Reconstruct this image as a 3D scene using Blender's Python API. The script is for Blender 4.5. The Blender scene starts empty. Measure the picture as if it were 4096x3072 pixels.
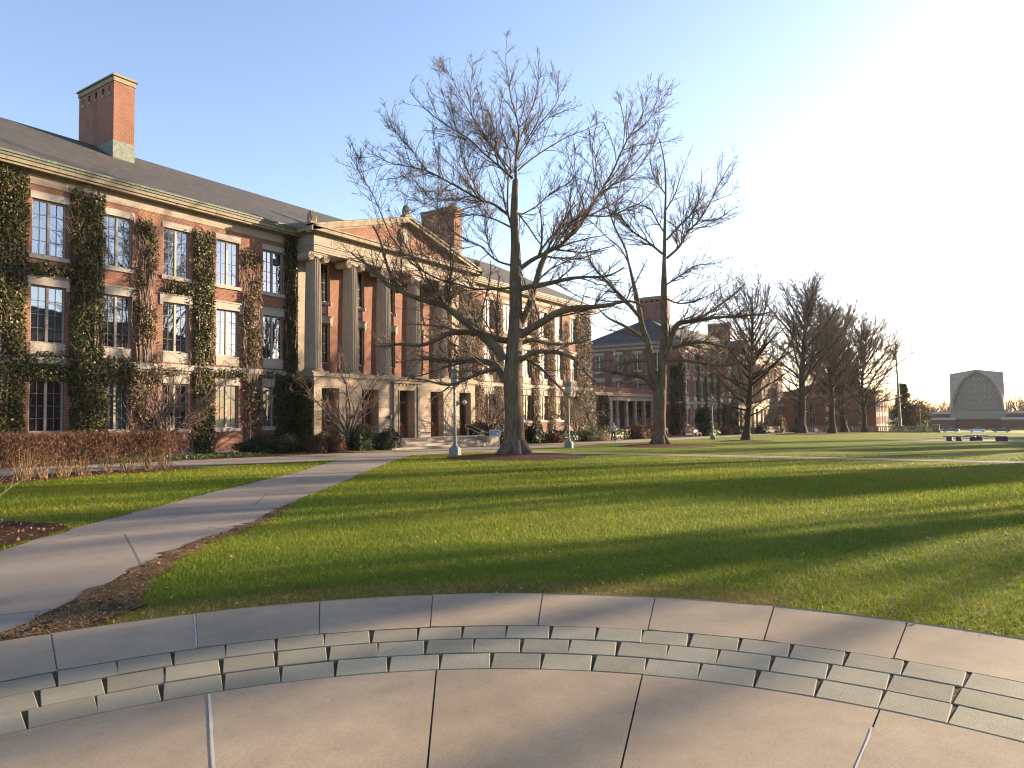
import bpy, math, random
import numpy as np
from math import sin, cos, pi, radians as RAD, atan2, sqrt
rng = np.random.default_rng(11); random.seed(5)
SC = bpy.context.scene
COL = SC.collection
# ------------------------------------------------------------------ camera (on the axis of the quad, eye at the origin)
PSI, PITCH, ROLL, FPX = 0.5837, 0.0450, -0.0122, 2813.8       # yaw from +X, pitch, roll, focal length in px of a 4096 px wide picture
FW = np.array([cos(PSI)*cos(PITCH), sin(PSI)*cos(PITCH), sin(PITCH)])
RT = np.array([sin(PSI), -cos(PSI), 0.0]); UP = np.cross(RT, FW)
R2 = cos(ROLL)*RT + sin(ROLL)*UP; U2 = -sin(ROLL)*RT + cos(ROLL)*UP
FH = np.array([cos(PSI), sin(PSI), 0.0])                        # horizontal view direction
def ray(u, v): return FW + R2*(u-2048)/FPX + U2*(1536-v)/FPX
def at_depth(u, v, base, off=0.0):                              # a point of a tree standing at base, off metres behind its trunk
    w = ray(u, v); return w*((np.dot(FH, base)+off)/np.dot(FH, w))
def ground(x, y=0.0):
    if x > 152: return max(-6.5, -4.053-(x-152)*0.0285)
    return min(-1.64, -1.545-0.0165*x)
cam = bpy.data.cameras.new('camera'); cam.sensor_width = 36; cam.sensor_fit = 'HORIZONTAL'
cam.lens = FPX/4096*36; cam.clip_start = 0.05; cam.clip_end = 6000
co = bpy.data.objects.new('camera', cam); COL.objects.link(co); SC.camera = co
from mathutils import Matrix, Vector
co.matrix_world = Matrix(((R2[0], U2[0], -FW[0], 0), (R2[1], U2[1], -FW[1], 0), (R2[2], U2[2], -FW[2], 0), (0, 0, 0, 1)))
# ------------------------------------------------------------------ tagging
def tag(o, label=None, cat=None, group=None, kind=None):
    if label: o['label'] = label
    if cat: o['category'] = cat
    if group: o['group'] = group
    if kind: o['kind'] = kind
    return o
def thing(name, label, cat, loc=(0, 0, 0), rz=0.0, group=None):
    o = bpy.data.objects.new(name, None); COL.objects.link(o); o.empty_display_size = 0.3
    o.location = loc; o.rotation_euler = (0, 0, rz); return tag(o, label, cat, group)
def kids(o): return [c for c in COL.objects if c.parent == o]
def copy_tree(o, parent=None):
    c = o.copy(); COL.objects.link(c)
    if parent: c.parent = parent
    for ch in kids(o): copy_tree(ch, c)
    return c
# ------------------------------------------------------------------ mesh builder
class MB:
    def __init__(s): s.V = []; s.n = 0; s.F = []
    def add(s, v, f):
        v = np.asarray(v, float).reshape(-1, 3); f = np.asarray(f, np.int64)
        if f.ndim == 1: f = f[None]
        s.F.append(f+s.n); s.V.append(v); s.n += len(v); return s
    def box(s, x0, x1, y0, y1, z0, z1):
        v = [(x, y, z) for z in (z0, z1) for y in (y0, y1) for x in (x0, x1)]
        return s.add(v, [(0, 2, 3, 1), (4, 5, 7, 6), (0, 1, 5, 4), (2, 6, 7, 3), (0, 4, 6, 2), (1, 3, 7, 5)])
    def cbox(s, x, y, z, dx, dy, dz): return s.box(x-dx/2, x+dx/2, y-dy/2, y+dy/2, z, z+dz)
    def obox(s, c, ang, dx, dy, z0, z1):                        # box turned about z
        a = np.array([cos(ang), sin(ang)]); b = np.array([-sin(ang), cos(ang)]); v = []
        for z in (z0, z1):
            for j in (-1, 1):
                for i in (-1, 1):
                    p = np.array(c[:2])+a*i*dx/2+b*j*dy/2; v.append((p[0], p[1], z))
        return s.add(v, [(0, 2, 3, 1), (4, 5, 7, 6), (0, 1, 5, 4), (2, 6, 7, 3), (0, 4, 6, 2), (1, 3, 7, 5)])
    def quad(s, a, b, c, d): return s.add([a, b, c, d], [(0, 1, 2, 3)])
    def poly(s, pts): return s.add(pts, [tuple(range(len(pts)))])
    def prism(s, pts, ax, a, b):                                # polygon in the two other axes, extruded along ax (0,1,2)
        def mk(p, t):
            q = list(p); q.insert(ax, t); return q
        n = len(pts); v = [mk(p, a) for p in pts]+[mk(p, b) for p in pts]
        s.add(v, [tuple(range(n))]); s.F.append(np.array([tuple(range(2*n-1, n-1, -1))])+s.n-2*n)
        s.F.append(np.array([(i, i+n, (i+1) % n+n, (i+1) % n) for i in range(n)])+s.n-2*n); return s
    def lathe(s, prof, c=(0, 0, 0), n=16, flute=0, depth=0.0, cap=True):
        th = np.arange(n)*2*pi/n; V = []
        m = 1-depth*np.abs(np.cos(th*flute/2))**0.6 if flute else np.ones(n)
        for r, z in prof:
            V.append(np.stack([c[0]+r*m*np.cos(th), c[1]+r*m*np.sin(th), np.full(n, c[2]+z)], 1))
        k = len(prof); i = np.arange(n); j = (i+1) % n
        F = np.concatenate([np.stack([a*n+i, a*n+j, (a+1)*n+j, (a+1)*n+i], 1) for a in range(k-1)])
        b = s.n; s.add(np.concatenate(V), F)
        if cap: s.F.append(np.array([tuple(i[::-1])])+b); s.F.append(np.array([tuple(i)])+b+(k-1)*n)
        return s
    def tubes(s, P, R, sides=4):                                # P (N,k,3), R (N,k)
        P = np.asarray(P, float); R = np.asarray(R, float)
        if P.ndim == 2: P = P[None]; R = R[None]
        N, k, _ = P.shape
        T = np.empty_like(P); T[:, 1:-1] = P[:, 2:]-P[:, :-2]; T[:, 0] = P[:, 1]-P[:, 0]; T[:, -1] = P[:, -1]-P[:, -2]
        T /= np.linalg.norm(T, axis=2, keepdims=True)+1e-9
        M = P[:, -1]-P[:, 0]; ref = np.where(np.abs(M[:, 2:3]) > 0.8*np.linalg.norm(M, axis=1, keepdims=True), [[1.0, 0.13, 0]], [[0.05, 0.1, 1.0]])
        A = np.cross(T, ref[:, None, :]); A /= np.linalg.norm(A, axis=2, keepdims=True)+1e-9
        B = np.cross(T, A); th = np.arange(sides)*2*pi/sides
        V = P[:, :, None]+R[:, :, None, None]*(A[:, :, None]*np.cos(th)[:, None]+B[:, :, None]*np.sin(th)[:, None])
        base = (np.arange(N)*k*sides)[:, None, None]; a = (np.arange(k-1)*sides)[None, :, None]
        i = np.arange(sides)[None, None]; j = (i+1) % sides
        F = np.stack([base+a+i+0*i, base+a+j, base+a+sides+j, base+a+sides+i], -1).reshape(-1, 4)
        return s.add(V.reshape(-1, 3), F)
    def rod(s, a, b, r, sides=8, r2=None):
        s.tubes([[a, b]], [[r, r if r2 is None else r2]], sides); k = s.n-2*sides
        s.F.append(np.array([tuple(range(sides))])+k); s.F.append(np.array([tuple(range(2*sides-1, sides-1, -1))])+k); return s
    def pipe(s, pts, r, sides=8): return s.tubes([pts], [[r]*len(pts)], sides)
    def leaves(s, C, size, nrm, spread=0.6, asp=1.0):          # one small quad per centre, roughly facing nrm
        N = len(C); nrm = np.broadcast_to(np.asarray(nrm, float), (N, 3))
        n = nrm+rng.normal(0, spread, (N, 3)); n /= np.linalg.norm(n, axis=1, keepdims=True)
        t = rng.normal(0, 1, (N, 3)); a = np.cross(n, t); a /= np.linalg.norm(a, axis=1, keepdims=True)
        b = np.cross(n, a); h = (np.asarray(size)*np.ones(N)*rng.uniform(.65, 1.3, N))[:, None]/2
        V = np.stack([C-a*h*asp, C-b*h*.8, C+a*h*asp, C+b*h*.8], 1).reshape(-1, 3)
        return s.add(V, np.arange(4*N).reshape(N, 4))
    def blades(s, P, H, W, lean):                               # one triangle per blade
        N = len(P); th = rng.uniform(0, 2*pi, N); d = np.stack([np.cos(th), np.sin(th), 0*th], 1)
        L = rng.normal(0, 1, (N, 3))*np.asarray(lean)[..., None]; L[:, 2] = 0
        V = np.stack([P-d*W[:, None]/2, P+d*W[:, None]/2, P+L*H[:, None]+np.array([0, 0, 1])*H[:, None]], 1).reshape(-1, 3)
        return s.add(V, np.arange(3*N).reshape(N, 3))
    def mesh(s, name):
        me = bpy.data.meshes.new(name); V = np.concatenate(s.V)
        me.vertices.add(len(V)); me.vertices.foreach_set('co', V.astype(np.float32).ravel())
        tot = np.concatenate([np.full(len(f), f.shape[1]) for f in s.F]); L = np.concatenate([f.ravel() for f in s.F])
        me.loops.add(len(L)); me.loops.foreach_set('vertex_index', L.astype(np.int32))
        st = np.concatenate([[0], np.cumsum(tot)[:-1]])
        me.polygons.add(len(tot)); me.polygons.foreach_set('loop_start', st.astype(np.int32))
        me.polygons.foreach_set('loop_total', tot.astype(np.int32)); me.polygons.foreach_set('use_smooth', np.zeros(len(tot), bool)); me.update(calc_edges=True); return me
    def build(s, name, mat, parent=None, smooth=False, loc=None):
        me = s.mesh(name); me.materials.append(mat)
        if smooth: me.polygons.foreach_set('use_smooth', np.ones(len(me.polygons), bool))
        o = bpy.data.objects.new(name, me); COL.objects.link(o)
        if parent: o.parent = parent
        if loc is not None: o.location = loc
        return o
def put(me, name, parent, loc, rz=0.0, scl=None):
    o = bpy.data.objects.new(name, me); COL.objects.link(o); o.parent = parent; o.location = loc; o.rotation_euler = (0, 0, rz)
    if scl: o.scale = scl
    return o
def bevel(o, w=0.01, seg=1):
    m = o.modifiers.new('bevel', 'BEVEL'); m.width = w; m.segments = seg; m.limit_method = 'ANGLE'; return o
# ------------------------------------------------------------------ materials
class NT:
    def __init__(s, name):
        m = bpy.data.materials.new(name); m.use_nodes = True; s.m = m; s.t = m.node_tree; s.t.nodes.clear()
        s.out = s.n('OutputMaterial')
    def n(s, k, **kw):
        x = s.t.nodes.new('ShaderNode'+k)
        for a, b in kw.items():
            if hasattr(x, a): setattr(x, a, b)
        return x
    def l(s, a, b): s.t.links.new(a, b)
    def coord(s, kind='Object', scale=(1, 1, 1)):
        c = s.n('TexCoord'); mp = s.n('Mapping'); mp.inputs['Scale'].default_value = scale; s.l(c.outputs[kind], mp.inputs[0]); return mp.outputs[0]
    def noise(s, vec, scale, detail=4, rough=0.55, dist=0.0):
        x = s.n('TexNoise'); x.inputs['Scale'].default_value = scale; x.inputs['Detail'].default_value = detail
        x.inputs['Roughness'].default_value = rough; x.inputs['Distortion'].default_value = dist; s.l(vec, x.inputs['Vector']); return x.outputs['Fac']
    def ramp(s, fac, stops):
        r = s.n('ValToRGB'); e = r.color_ramp.elements
        while len(e) < len(stops): e.new(0.5)
        for k, (p, c) in zip(e, stops): k.position = p; k.color = (*c, 1)
        s.l(fac, r.inputs[0]); return r.outputs[0]
    def mix(s, fac, a, b, mode='MIX'):
        x = s.n('Mix', data_type='RGBA', blend_type=mode)
        for val, i in ((fac, 0), (a, 6), (b, 7)):
            if isinstance(val, (int, float)): x.inputs[i].default_value = val
            elif isinstance(val, tuple): x.inputs[i].default_value = (*val, 1)
            else: s.l(val, x.inputs[i])
        return x.outputs[2]
    def math(s, op, a, b=0.0):
        x = s.n('Math', operation=op)
        for val, i in ((a, 0), (b, 1)):
            if isinstance(val, (int, float)): x.inputs[i].default_value = val
            else: s.l(val, x.inputs[i])
        return x.outputs[0]
    def bump(s, h, strength=0.3, dist=0.02):
        b = s.n('Bump'); b.inputs['Strength'].default_value = strength; b.inputs['Distance'].default_value = dist; s.l(h, b.inputs['Height']); return b.outputs[0]
    def bsdf(s, col, rough=0.8, nrm=None, metal=0.0, spec=0.5, link=True):
        b = s.n('BsdfPrincipled')
        if isinstance(col, tuple): b.inputs['Base Color'].default_value = (*col, 1)
        else: s.l(col, b.inputs['Base Color'])
        if isinstance(rough, (int, float)): b.inputs['Roughness'].default_value = rough
        else: s.l(rough, b.inputs['Roughness'])
        b.inputs['Metallic'].default_value = metal; b.inputs['Specular IOR Level'].default_value = spec
        if nrm: s.l(nrm, b.inputs['Normal'])
        if link: s.l(b.outputs[0], s.out.inputs['Surface'])
        return b.outputs[0]
def simple(name, c, rough=0.7, var=0.25, scale=6.0, metal=0.0, bump=0.0, spec=0.5):
    t = NT(name); v = t.coord(); f = t.noise(v, scale, 5)
    lo = tuple(x*(1-var) for x in c); hi = tuple(min(1, x*(1+var)) for x in c)
    t.bsdf(t.ramp(f, [(0.3, lo), (0.7, hi)]), rough, t.bump(f, bump, 0.02) if bump else None, metal, spec); return t.m
def m_brick(name='brick', c1=(.225, .078, .045), c2=(.15, .052, .036), mo=(.28, .20, .145), dark=0.0):
    t = NT(name); c = t.n('TexCoord'); sp = t.n('SeparateXYZ'); t.l(c.outputs['Object'], sp.inputs[0])
    cb = t.n('CombineXYZ'); t.l(t.math('ADD', sp.outputs[0], sp.outputs[1]), cb.inputs[0]); t.l(sp.outputs[2], cb.inputs[1])
    b = t.n('TexBrick'); b.inputs['Scale'].default_value = 1; b.inputs['Brick Width'].default_value = .215; b.inputs['Row Height'].default_value = .075
    b.inputs['Mortar Size'].default_value = .009; b.inputs['Bias'].default_value = -.1; t.l(cb.outputs[0], b.inputs[0])
    for i, col in ((1, c1), (2, c2), (3, mo)): b.inputs[i].default_value = (*col, 1)
    n1 = t.noise(t.coord(), .35, 5); n2 = t.noise(t.coord(scale=(1, 1, .25)), 1.6, 6)
    col = t.mix(1, b.outputs[0], t.ramp(n1, [(.3, (.78, .76, .76)), (.7, (1.12, 1.08, 1.02))]), 'MULTIPLY')
    col = t.mix(1, col, t.ramp(n2, [(.25, (.72, .72, .74)), (.55, (1, 1, 1))]), 'MULTIPLY')
    t.bsdf(col, .9, t.bump(b.outputs['Fac'], -.35, .01)); return t.m
def m_stone(name, base=(.305, .25, .195), stain=.5, block=None, dk=(.12, .10, .065)):
    t = NT(name); v = t.coord(); f = t.noise(v, 2.2, 7, .6); g = t.noise(t.coord(scale=(2.2, 2.2, .18)), 1.5, 6, .62)
    col = t.ramp(f, [(.25, tuple(x*.84 for x in base)), (.75, tuple(min(1, x*1.1) for x in base))])
    col = t.mix(t.math('MULTIPLY', t.ramp(g, [(.52, (0, 0, 0)), (.78, (1, 1, 1))]), stain), col, dk)
    nb = f
    if block:
        c = t.n('TexCoord'); sp = t.n('SeparateXYZ'); t.l(c.outputs['Object'], sp.inputs[0])
        cb = t.n('CombineXYZ'); t.l(t.math('ADD', sp.outputs[0], sp.outputs[1]), cb.inputs[0]); t.l(sp.outputs[2], cb.inputs[1])
        b = t.n('TexBrick'); b.inputs['Scale'].default_value = 1; b.inputs['Brick Width'].default_value = block[0]; b.inputs['Row Height'].default_value = block[1]
        b.inputs['Mortar Size'].default_value = block[2]; t.l(cb.outputs[0], b.inputs[0])
        b.inputs[1].default_value = (1, 1, 1, 1); b.inputs[2].default_value = (.86, .85, .83, 1); b.inputs[3].default_value = (.40, .36, .32, 1)
        col = t.mix(1, col, b.outputs[0], 'MULTIPLY'); nb = b.outputs['Fac']
        t.bsdf(col, .85, t.bump(nb, -.5, .02)); return t.m
    t.bsdf(col, .85, t.bump(f, .12, .02)); return t.m
def m_leaf(name, stops, rough=.5, trans=.25, spec=.4):
    t = NT(name); g = t.n('NewGeometry'); f = t.noise(t.coord(), .8, 3)
    k = t.math('ADD', t.math('MULTIPLY', g.outputs['Random Per Island'], .6), t.math('MULTIPLY', f, .45))
    col = t.ramp(k, stops); b = t.bsdf(col, rough, spec=spec, link=False)
    tr = t.n('BsdfTranslucent'); t.l(col, tr.inputs[0]); mx = t.n('MixShader'); mx.inputs[0].default_value = trans
    t.l(b, mx.inputs[1]); t.l(tr.outputs[0], mx.inputs[2]); t.l(mx.outputs[0], t.out.inputs[0]); return t.m
def m_glass(name, inner=(.012, .014, .016), f0=.33):
    t = NT(name); n = t.noise(t.coord(), .9, 2); nb = t.bump(n, .035, .05)
    d = t.n('BsdfDiffuse'); d.inputs[0].default_value = (*inner, 1)
    gl = t.n('BsdfGlossy'); gl.inputs['Roughness'].default_value = .015; gl.inputs[0].default_value = (.86, .9, .95, 1); t.l(nb, gl.inputs['Normal'])
    fr = t.n('Fresnel'); fr.inputs[0].default_value = 1.6
    k = t.math('ADD', t.math('MULTIPLY', fr.outputs[0], 1-f0), f0); mx = t.n('MixShader')
    t.l(k, mx.inputs[0]); t.l(d.outputs[0], mx.inputs[1]); t.l(gl.outputs[0], mx.inputs[2]); t.l(mx.outputs[0], t.out.inputs[0]); return t.m
def m_bark(name, lo, hi, sz=1.0, moss=None):
    t = NT(name); v = t.coord(scale=(9/sz, 9/sz, 1.3/sz)); f = t.noise(v, 1.6, 8, .65, .4); g = t.noise(t.coord(), .9, 5)
    col = t.ramp(f, [(.3, lo), (.68, hi)]); col = t.mix(1, col, t.ramp(g, [(.3, (.7, .7, .7)), (.7, (1.15, 1.12, 1.08))]), 'MULTIPLY')
    if moss: col = t.mix(t.math('MULTIPLY', t.ramp(t.noise(t.coord(scale=(2, 2, .4)), 1.1, 5), [(.5, (0, 0, 0)), (.66, (1, 1, 1))]), .7), col, moss)
    t.bsdf(col, .95, t.bump(f, .9, .05), spec=.2); return t.m
def m_roof():
    t = NT('slate'); v = t.coord(); c = t.n('TexCoord'); sp = t.n('SeparateXYZ'); t.l(c.outputs['Object'], sp.inputs[0])
    cb = t.n('CombineXYZ'); t.l(sp.outputs[0], cb.inputs[0]); t.l(t.math('MULTIPLY', sp.outputs[2], 2.0), cb.inputs[1])
    b = t.n('TexBrick'); b.inputs['Scale'].default_value = 1; b.inputs['Brick Width'].default_value = .3; b.inputs['Row Height'].default_value = .24
    b.inputs['Mortar Size'].default_value = .012; b.inputs['Bias'].default_value = 0; t.l(cb.outputs[0], b.inputs[0])
    for i, col in ((1, (.062, .055, .047)), (2, (.036, .033, .029)), (3, (.03, .028, .027))): b.inputs[i].default_value = (*col, 1)
    col = t.mix(1, b.outputs[0], t.ramp(t.noise(t.coord(scale=(1, 1, .4)), .7, 6), [(.3, (.75, .75, .78)), (.7, (1.2, 1.15, 1.08))]), 'MULTIPLY')
    t.bsdf(col, .75, t.bump(b.outputs['Fac'], -.4, .02)); return t.m
def m_grass():
    t = NT('grass_ground'); v = t.coord(); a = t.noise(v, .22, 5, .6); b = t.noise(v, 2.3, 6, .65, .5); d = t.noise(v, 34, 3, .7); e = t.noise(v, 9, 5, .7)
    col = t.ramp(a, [(.3, (.095, .155, .012)), (.55, (.17, .20, .015)), (.75, (.24, .215, .024))])
    col = t.mix(t.math('MULTIPLY', t.ramp(b, [(.45, (0, 0, 0)), (.72, (1, 1, 1))]), .5), col, (.085, .14, .014))
    col = t.mix(t.math('MULTIPLY', t.ramp(e, [(.56, (0, 0, 0)), (.68, (1, 1, 1))]), .6), col, (.105, .07, .03))
    h = t.math('ADD', d, t.math('MULTIPLY', e, .8))
    col = t.mix(1, col, t.ramp(d, [(.3, (.6, .6, .6)), (.7, (1.3, 1.3, 1.2))]), 'MULTIPLY')
    b1 = t.bsdf(col, .9, t.bump(h, 1.0, .09), spec=.1); return t.m
def m_blade():
    t = NT('grass_blade'); g = t.n('NewGeometry'); v = t.coord(); a = t.noise(v, .22, 5, .6); b = t.noise(v, 2.3, 6, .65, .5)
    k = t.math('ADD', t.math('MULTIPLY', g.outputs['Random Per Island'], .5), t.math('MULTIPLY', t.math('ADD', a, t.math('MULTIPLY', b, -.4)), .75))
    col = t.ramp(k, [(.12, (.058, .118, .010)), (.4, (.14, .20, .014)), (.66, (.235, .255, .024)), (.9, (.35, .28, .065))])
    d = t.bsdf(col, .6, spec=.25, link=False); tr = t.n('BsdfTranslucent'); t.l(col, tr.inputs[0]); mx = t.n('MixShader'); mx.inputs[0].default_value = .42
    t.l(d, mx.inputs[1]); t.l(tr.outputs[0], mx.inputs[2]); t.l(mx.outputs[0], t.out.inputs[0]); return t.m
def m_asphalt(name='asphalt', c=(.215, .19, .175)):
    t = NT(name); v = t.coord(); a = t.noise(v, .5, 6, .6, .4); s_ = t.noise(v, 120, 2, .6); w = t.noise(v, 1.7, 7, .7, .6)
    col = t.ramp(a, [(.28, tuple(x*.72 for x in c)), (.6, c), (.8, tuple(x*1.12 for x in c))])
    col = t.mix(1, col, t.ramp(s_, [(.3, (.8, .8, .8)), (.7, (1.2, 1.2, 1.2))]), 'MULTIPLY')
    col = t.mix(t.math('MULTIPLY', t.ramp(w, [(.58, (0, 0, 0)), (.7, (1, 1, 1))]), .6), col, tuple(x*.5 for x in c))
    vo = t.n('TexVoronoi', feature='DISTANCE_TO_EDGE'); vo.inputs['Scale'].default_value = .32; cv = t.coord()
    t.l(t.mix(.12, cv, t.n('TexNoise').outputs['Color']), vo.inputs['Vector'])
    col = t.mix(t.math('MULTIPLY', t.math('LESS_THAN', vo.outputs['Distance'], .0035), .65), col, (.05, .043, .04))
    t.bsdf(col, .9, t.bump(s_, .35, .01), spec=.25); return t.m
def m_concrete(name, c, blot=.18, grain=90, bump=.15, isl=.1):
    t = NT(name); v = t.coord(); a = t.noise(v, .8, 6, .6, .3); b = t.noise(v, 5, 7, .7); g = t.noise(v, grain, 3, .7); pit = t.noise(v, 28, 2, .5); sc = t.noise(t.coord(scale=(1, 6, 1)), 3.1, 6, .7, .8)
    col = t.ramp(a, [(.25, tuple(x*(1-blot) for x in c)), (.75, tuple(x*(1+blot*.7) for x in c))])
    col = t.mix(1, col, t.ramp(b, [(.25, (.86, .85, .84)), (.7, (1.06, 1.05, 1.04))]), 'MULTIPLY')
    col = t.mix(1, col, t.ramp(g, [(.3, (.84, .84, .84)), (.7, (1.14, 1.14, 1.14))]), 'MULTIPLY')
    col = t.mix(t.math('MULTIPLY', t.ramp(sc, [(.66, (0, 0, 0)), (.78, (1, 1, 1))]), .35), col, tuple(x*.55 for x in c))
    col = t.mix(t.math('MULTIPLY', t.ramp(pit, [(.74, (0, 0, 0)), (.8, (1, 1, 1))]), .5), col, tuple(x*.4 for x in c))
    rp = t.n('NewGeometry').outputs['Random Per Island']; col = t.mix(1, col, t.ramp(rp, [(0, (1-isl, 1-isl, 1-isl*1.1)), (1, (1+isl, 1+isl, 1+isl*.9))]), 'MULTIPLY')
    t.bsdf(col, .88, t.bump(g, bump, .006), spec=.3); return t.m
def m_soil(name, c1, c2, c3, sc=14):
    t = NT(name); v = t.coord(); a = t.noise(v, sc, 6, .75, .5); b = t.noise(v, 1.4, 5, .6)
    col = t.ramp(a, [(.28, c1), (.5, c2), (.72, c3)]); col = t.mix(1, col, t.ramp(b, [(.3, (.65, .65, .65)), (.7, (1.25, 1.2, 1.15))]), 'MULTIPLY')
    t.bsdf(col, .95, t.bump(a, .9, .05), spec=.1); return t.m
M = dict(
    brick=m_brick(), brick3=m_brick('brick_dark', (.125, .040, .030), (.09, .028, .023), (.14, .10, .085)), brick2=m_brick('brick_far', (.20, .062, .047), (.14, .043, .035), (.22, .16, .13)),
    stone=m_stone('limestone'), stain=m_stone('weathered_limestone', (.245, .20, .14), .85, None, (.06, .05, .032)),
    block=m_stone('ashlar', (.33, .262, .19), .35, (1.9, .66, .012)), trim=m_stone('window_stone', (.34, .30, .255), .15),
    slate=m_roof(), copper=simple('verdigris_copper', (.115, .13, .09), .7, .45, 9), flash=simple('grey_copper', (.14, .16, .13), .75, .35, 5),
    frame=simple('cream_paint', (.29, .26, .215), .55, .12), mun=simple('muntin_paint', (.15, .145, .135), .5, .1),
    glass=m_glass('window_glass'), glass_k=simple('dark_red_glass', (.045, .014, .012), .08, .1, 2, 0, 0, .2), glass_d=m_glass('dim_window_glass', (.012, .013, .014), .10), curtain=m_glass('curtained_glass', (.06, .075, .062), .10),  # glass_k: plain dark red pane colour for the end wall windows
    wood=simple('varnished_door_wood', (.30, .10, .032), .5, .3, 4), darkwood=simple('dark_door_wood', (.15, .05, .02), .5, .3, 4),
    bark=m_bark('oak_bark', (.05, .036, .027), (.25, .185, .135), 1.0, (.10, .105, .03)), limb=m_bark('limb_bark', (.07, .055, .045), (.2, .165, .135), .5),
    fbark=m_bark('backlit_bark', (.03, .022, .017), (.115, .085, .063), 1.2), twig=simple('twig', (.125, .09, .062), .85, .25, 3), twig2=simple('pale_twig', (.15, .105, .078), .8, .3, 3), ftwig=simple('far_twig', (.115, .082, .06), .9, .2, 3),  # fbark: the darkness of backlit far trunks is put into the bark colour
    ivy=m_leaf('ivy_leaf', [(.12, (.014, .027, .008)), (.4, (.030, .048, .011)), (.66, (.070, .072, .018)), (.92, (.13, .095, .034))], .45, .15, .25),
    ivyb=m_leaf('dry_ivy_leaf', [(.15, (.04, .032, .012)), (.45, (.085, .052, .024)), (.7, (.125, .078, .036)), (.92, (.16, .105, .055))], .6, .2),
    vine=simple('vine_stem', (.22, .15, .11), .85, .3, 4),
    yew=m_leaf('yew_needle', [(.2, (.007, .013, .005)), (.5, (.015, .026, .008)), (.85, (.042, .055, .015))], .6, .1),
    green=m_leaf('box_leaf', [(.2, (.03, .055, .012)), (.5, (.055, .09, .018)), (.85, (.11, .13, .03))], .5, .15),
    russet=m_leaf('russet_twig', [(.15, (.045, .020, .012)), (.5, (.10, .042, .022)), (.85, (.17, .078, .04))], .8, .1),
    straw=m_leaf('straw_stem', [(.15, (.19, .12, .06)), (.5, (.31, .205, .11)), (.85, (.43, .31, .18))], .8, .1),
    olive=m_leaf('olive_twig', [(.15, (.07, .05, .022)), (.5, (.125, .088, .042)), (.85, (.2, .145, .07))], .8, .1),
    pine=m_leaf('pine_needle', [(.2, (.02, .034, .018)), (.55, (.045, .055, .022)), (.85, (.11, .08, .035))], .6, .1),
    grass=m_grass(), blade=m_blade(), dry=m_leaf('dry_grass', [(.15, (.12, .06, .02)), (.5, (.25, .15, .055)), (.85, (.38, .26, .11))], .8, .3),
    asphalt=m_asphalt('asphalt', (.25, .208, .163)), walk=m_asphalt('pale_asphalt', (.255, .215, .172)), conc=m_concrete('concrete', (.305, .240, .165), .26, isl=.05), paver=m_concrete('grey_paver', (.235, .22, .165), .22, 110, .9, .16),
    joint=m_soil('joint_soil', (.045, .032, .024), (.095, .07, .05), (.16, .12, .085), 20), caulk=simple('joint_sealant', (.42, .38, .34), .6, .15),
    mulch=m_soil('bark_mulch', (.028, .013, .009), (.075, .034, .02), (.15, .075, .045)), dirt=m_soil('bare_soil', (.035, .021, .012), (.105, .065, .038), (.21, .14, .088), 7),
    patina=simple('lamp_patina', (.16, .19, .155), .55, .25, 12), lampglass=m_glass('lamp_glass', (.42, .43, .42), .12), steel=simple('galvanised_steel', (.4, .39, .37), .35, .15, 10, .6),
    black=simple('black_plastic', (.018, .018, .018), .5), white=simple('white_paint', (.5, .48, .45), .5, .08), sign=simple('sign_board', (.4, .42, .48), .5, .05), ink=simple('sign_ink', (.10, .15, .36), .6, .1),
    chapel=simple('grey_concrete', (.25, .225, .20), .85, .12, 1.2), chapel2=simple('concrete_screen', (.20, .178, .14), .85, .12, 1.5), cglass=simple('stained_glass', (.02, .022, .04), .25, .9, .6), leadroof=simple('pale_roof', (.33, .31, .29), .6, .1),
    granite=simple('bench_granite', (.24, .21, .19), .6, .25, 20), granited=simple('dark_granite', (.07, .06, .058), .7, .3, 14),
    cut=simple('carved_letter', (.17, .135, .10), .9, .1), tyre=simple('tyre_rubber', (.02, .02, .02), .8), rim=simple('alloy_rim', (.5, .5, .52), .3, .1, 5, .8),
    gold=simple('flag_cloth', (.62, .40, .03), .7, .15), navy=simple('flag_navy', (.05, .06, .16), .7))
# ------------------------------------------------------------------ windows
def wall_holes(mb, org, ux, x0, x1, z0, z1, holes, depth, nrm):
    # a wall skin in the plane through org along ux, with openings (a,b,c,d) and their reveals going depth inwards (against nrm)
    ux = np.array(ux, float); nn = np.array(nrm, float); o = np.array(org, float); Z = np.array([0, 0, 1.0])
    P = lambda x, z, d=0: o+ux*x+Z*z-nn*d
    xs = sorted({x0, x1, *[h[0] for h in holes], *[h[1] for h in holes]}); zs = sorted({z0, z1, *[h[2] for h in holes], *[h[3] for h in holes]})
    for i in range(len(xs)-1):
        for j in range(len(zs)-1):
            cx, cz = (xs[i]+xs[i+1])/2, (zs[j]+zs[j+1])/2
            if any(h[0] < cx < h[1] and h[2] < cz < h[3] for h in holes): continue
            mb.quad(P(xs[i], zs[j]), P(xs[i+1], zs[j]), P(xs[i+1], zs[j+1]), P(xs[i], zs[j+1]))
    for a, b, c, d in holes:
        for (p, q), (r, s_) in (((a, c), (a, d)), ((b, c), (b, d)), ((a, c), (b, c)), ((a, d), (b, d))):
            mb.quad(P(p, q), P(r, s_), P(r, s_, depth), P(p, q, depth))
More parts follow.
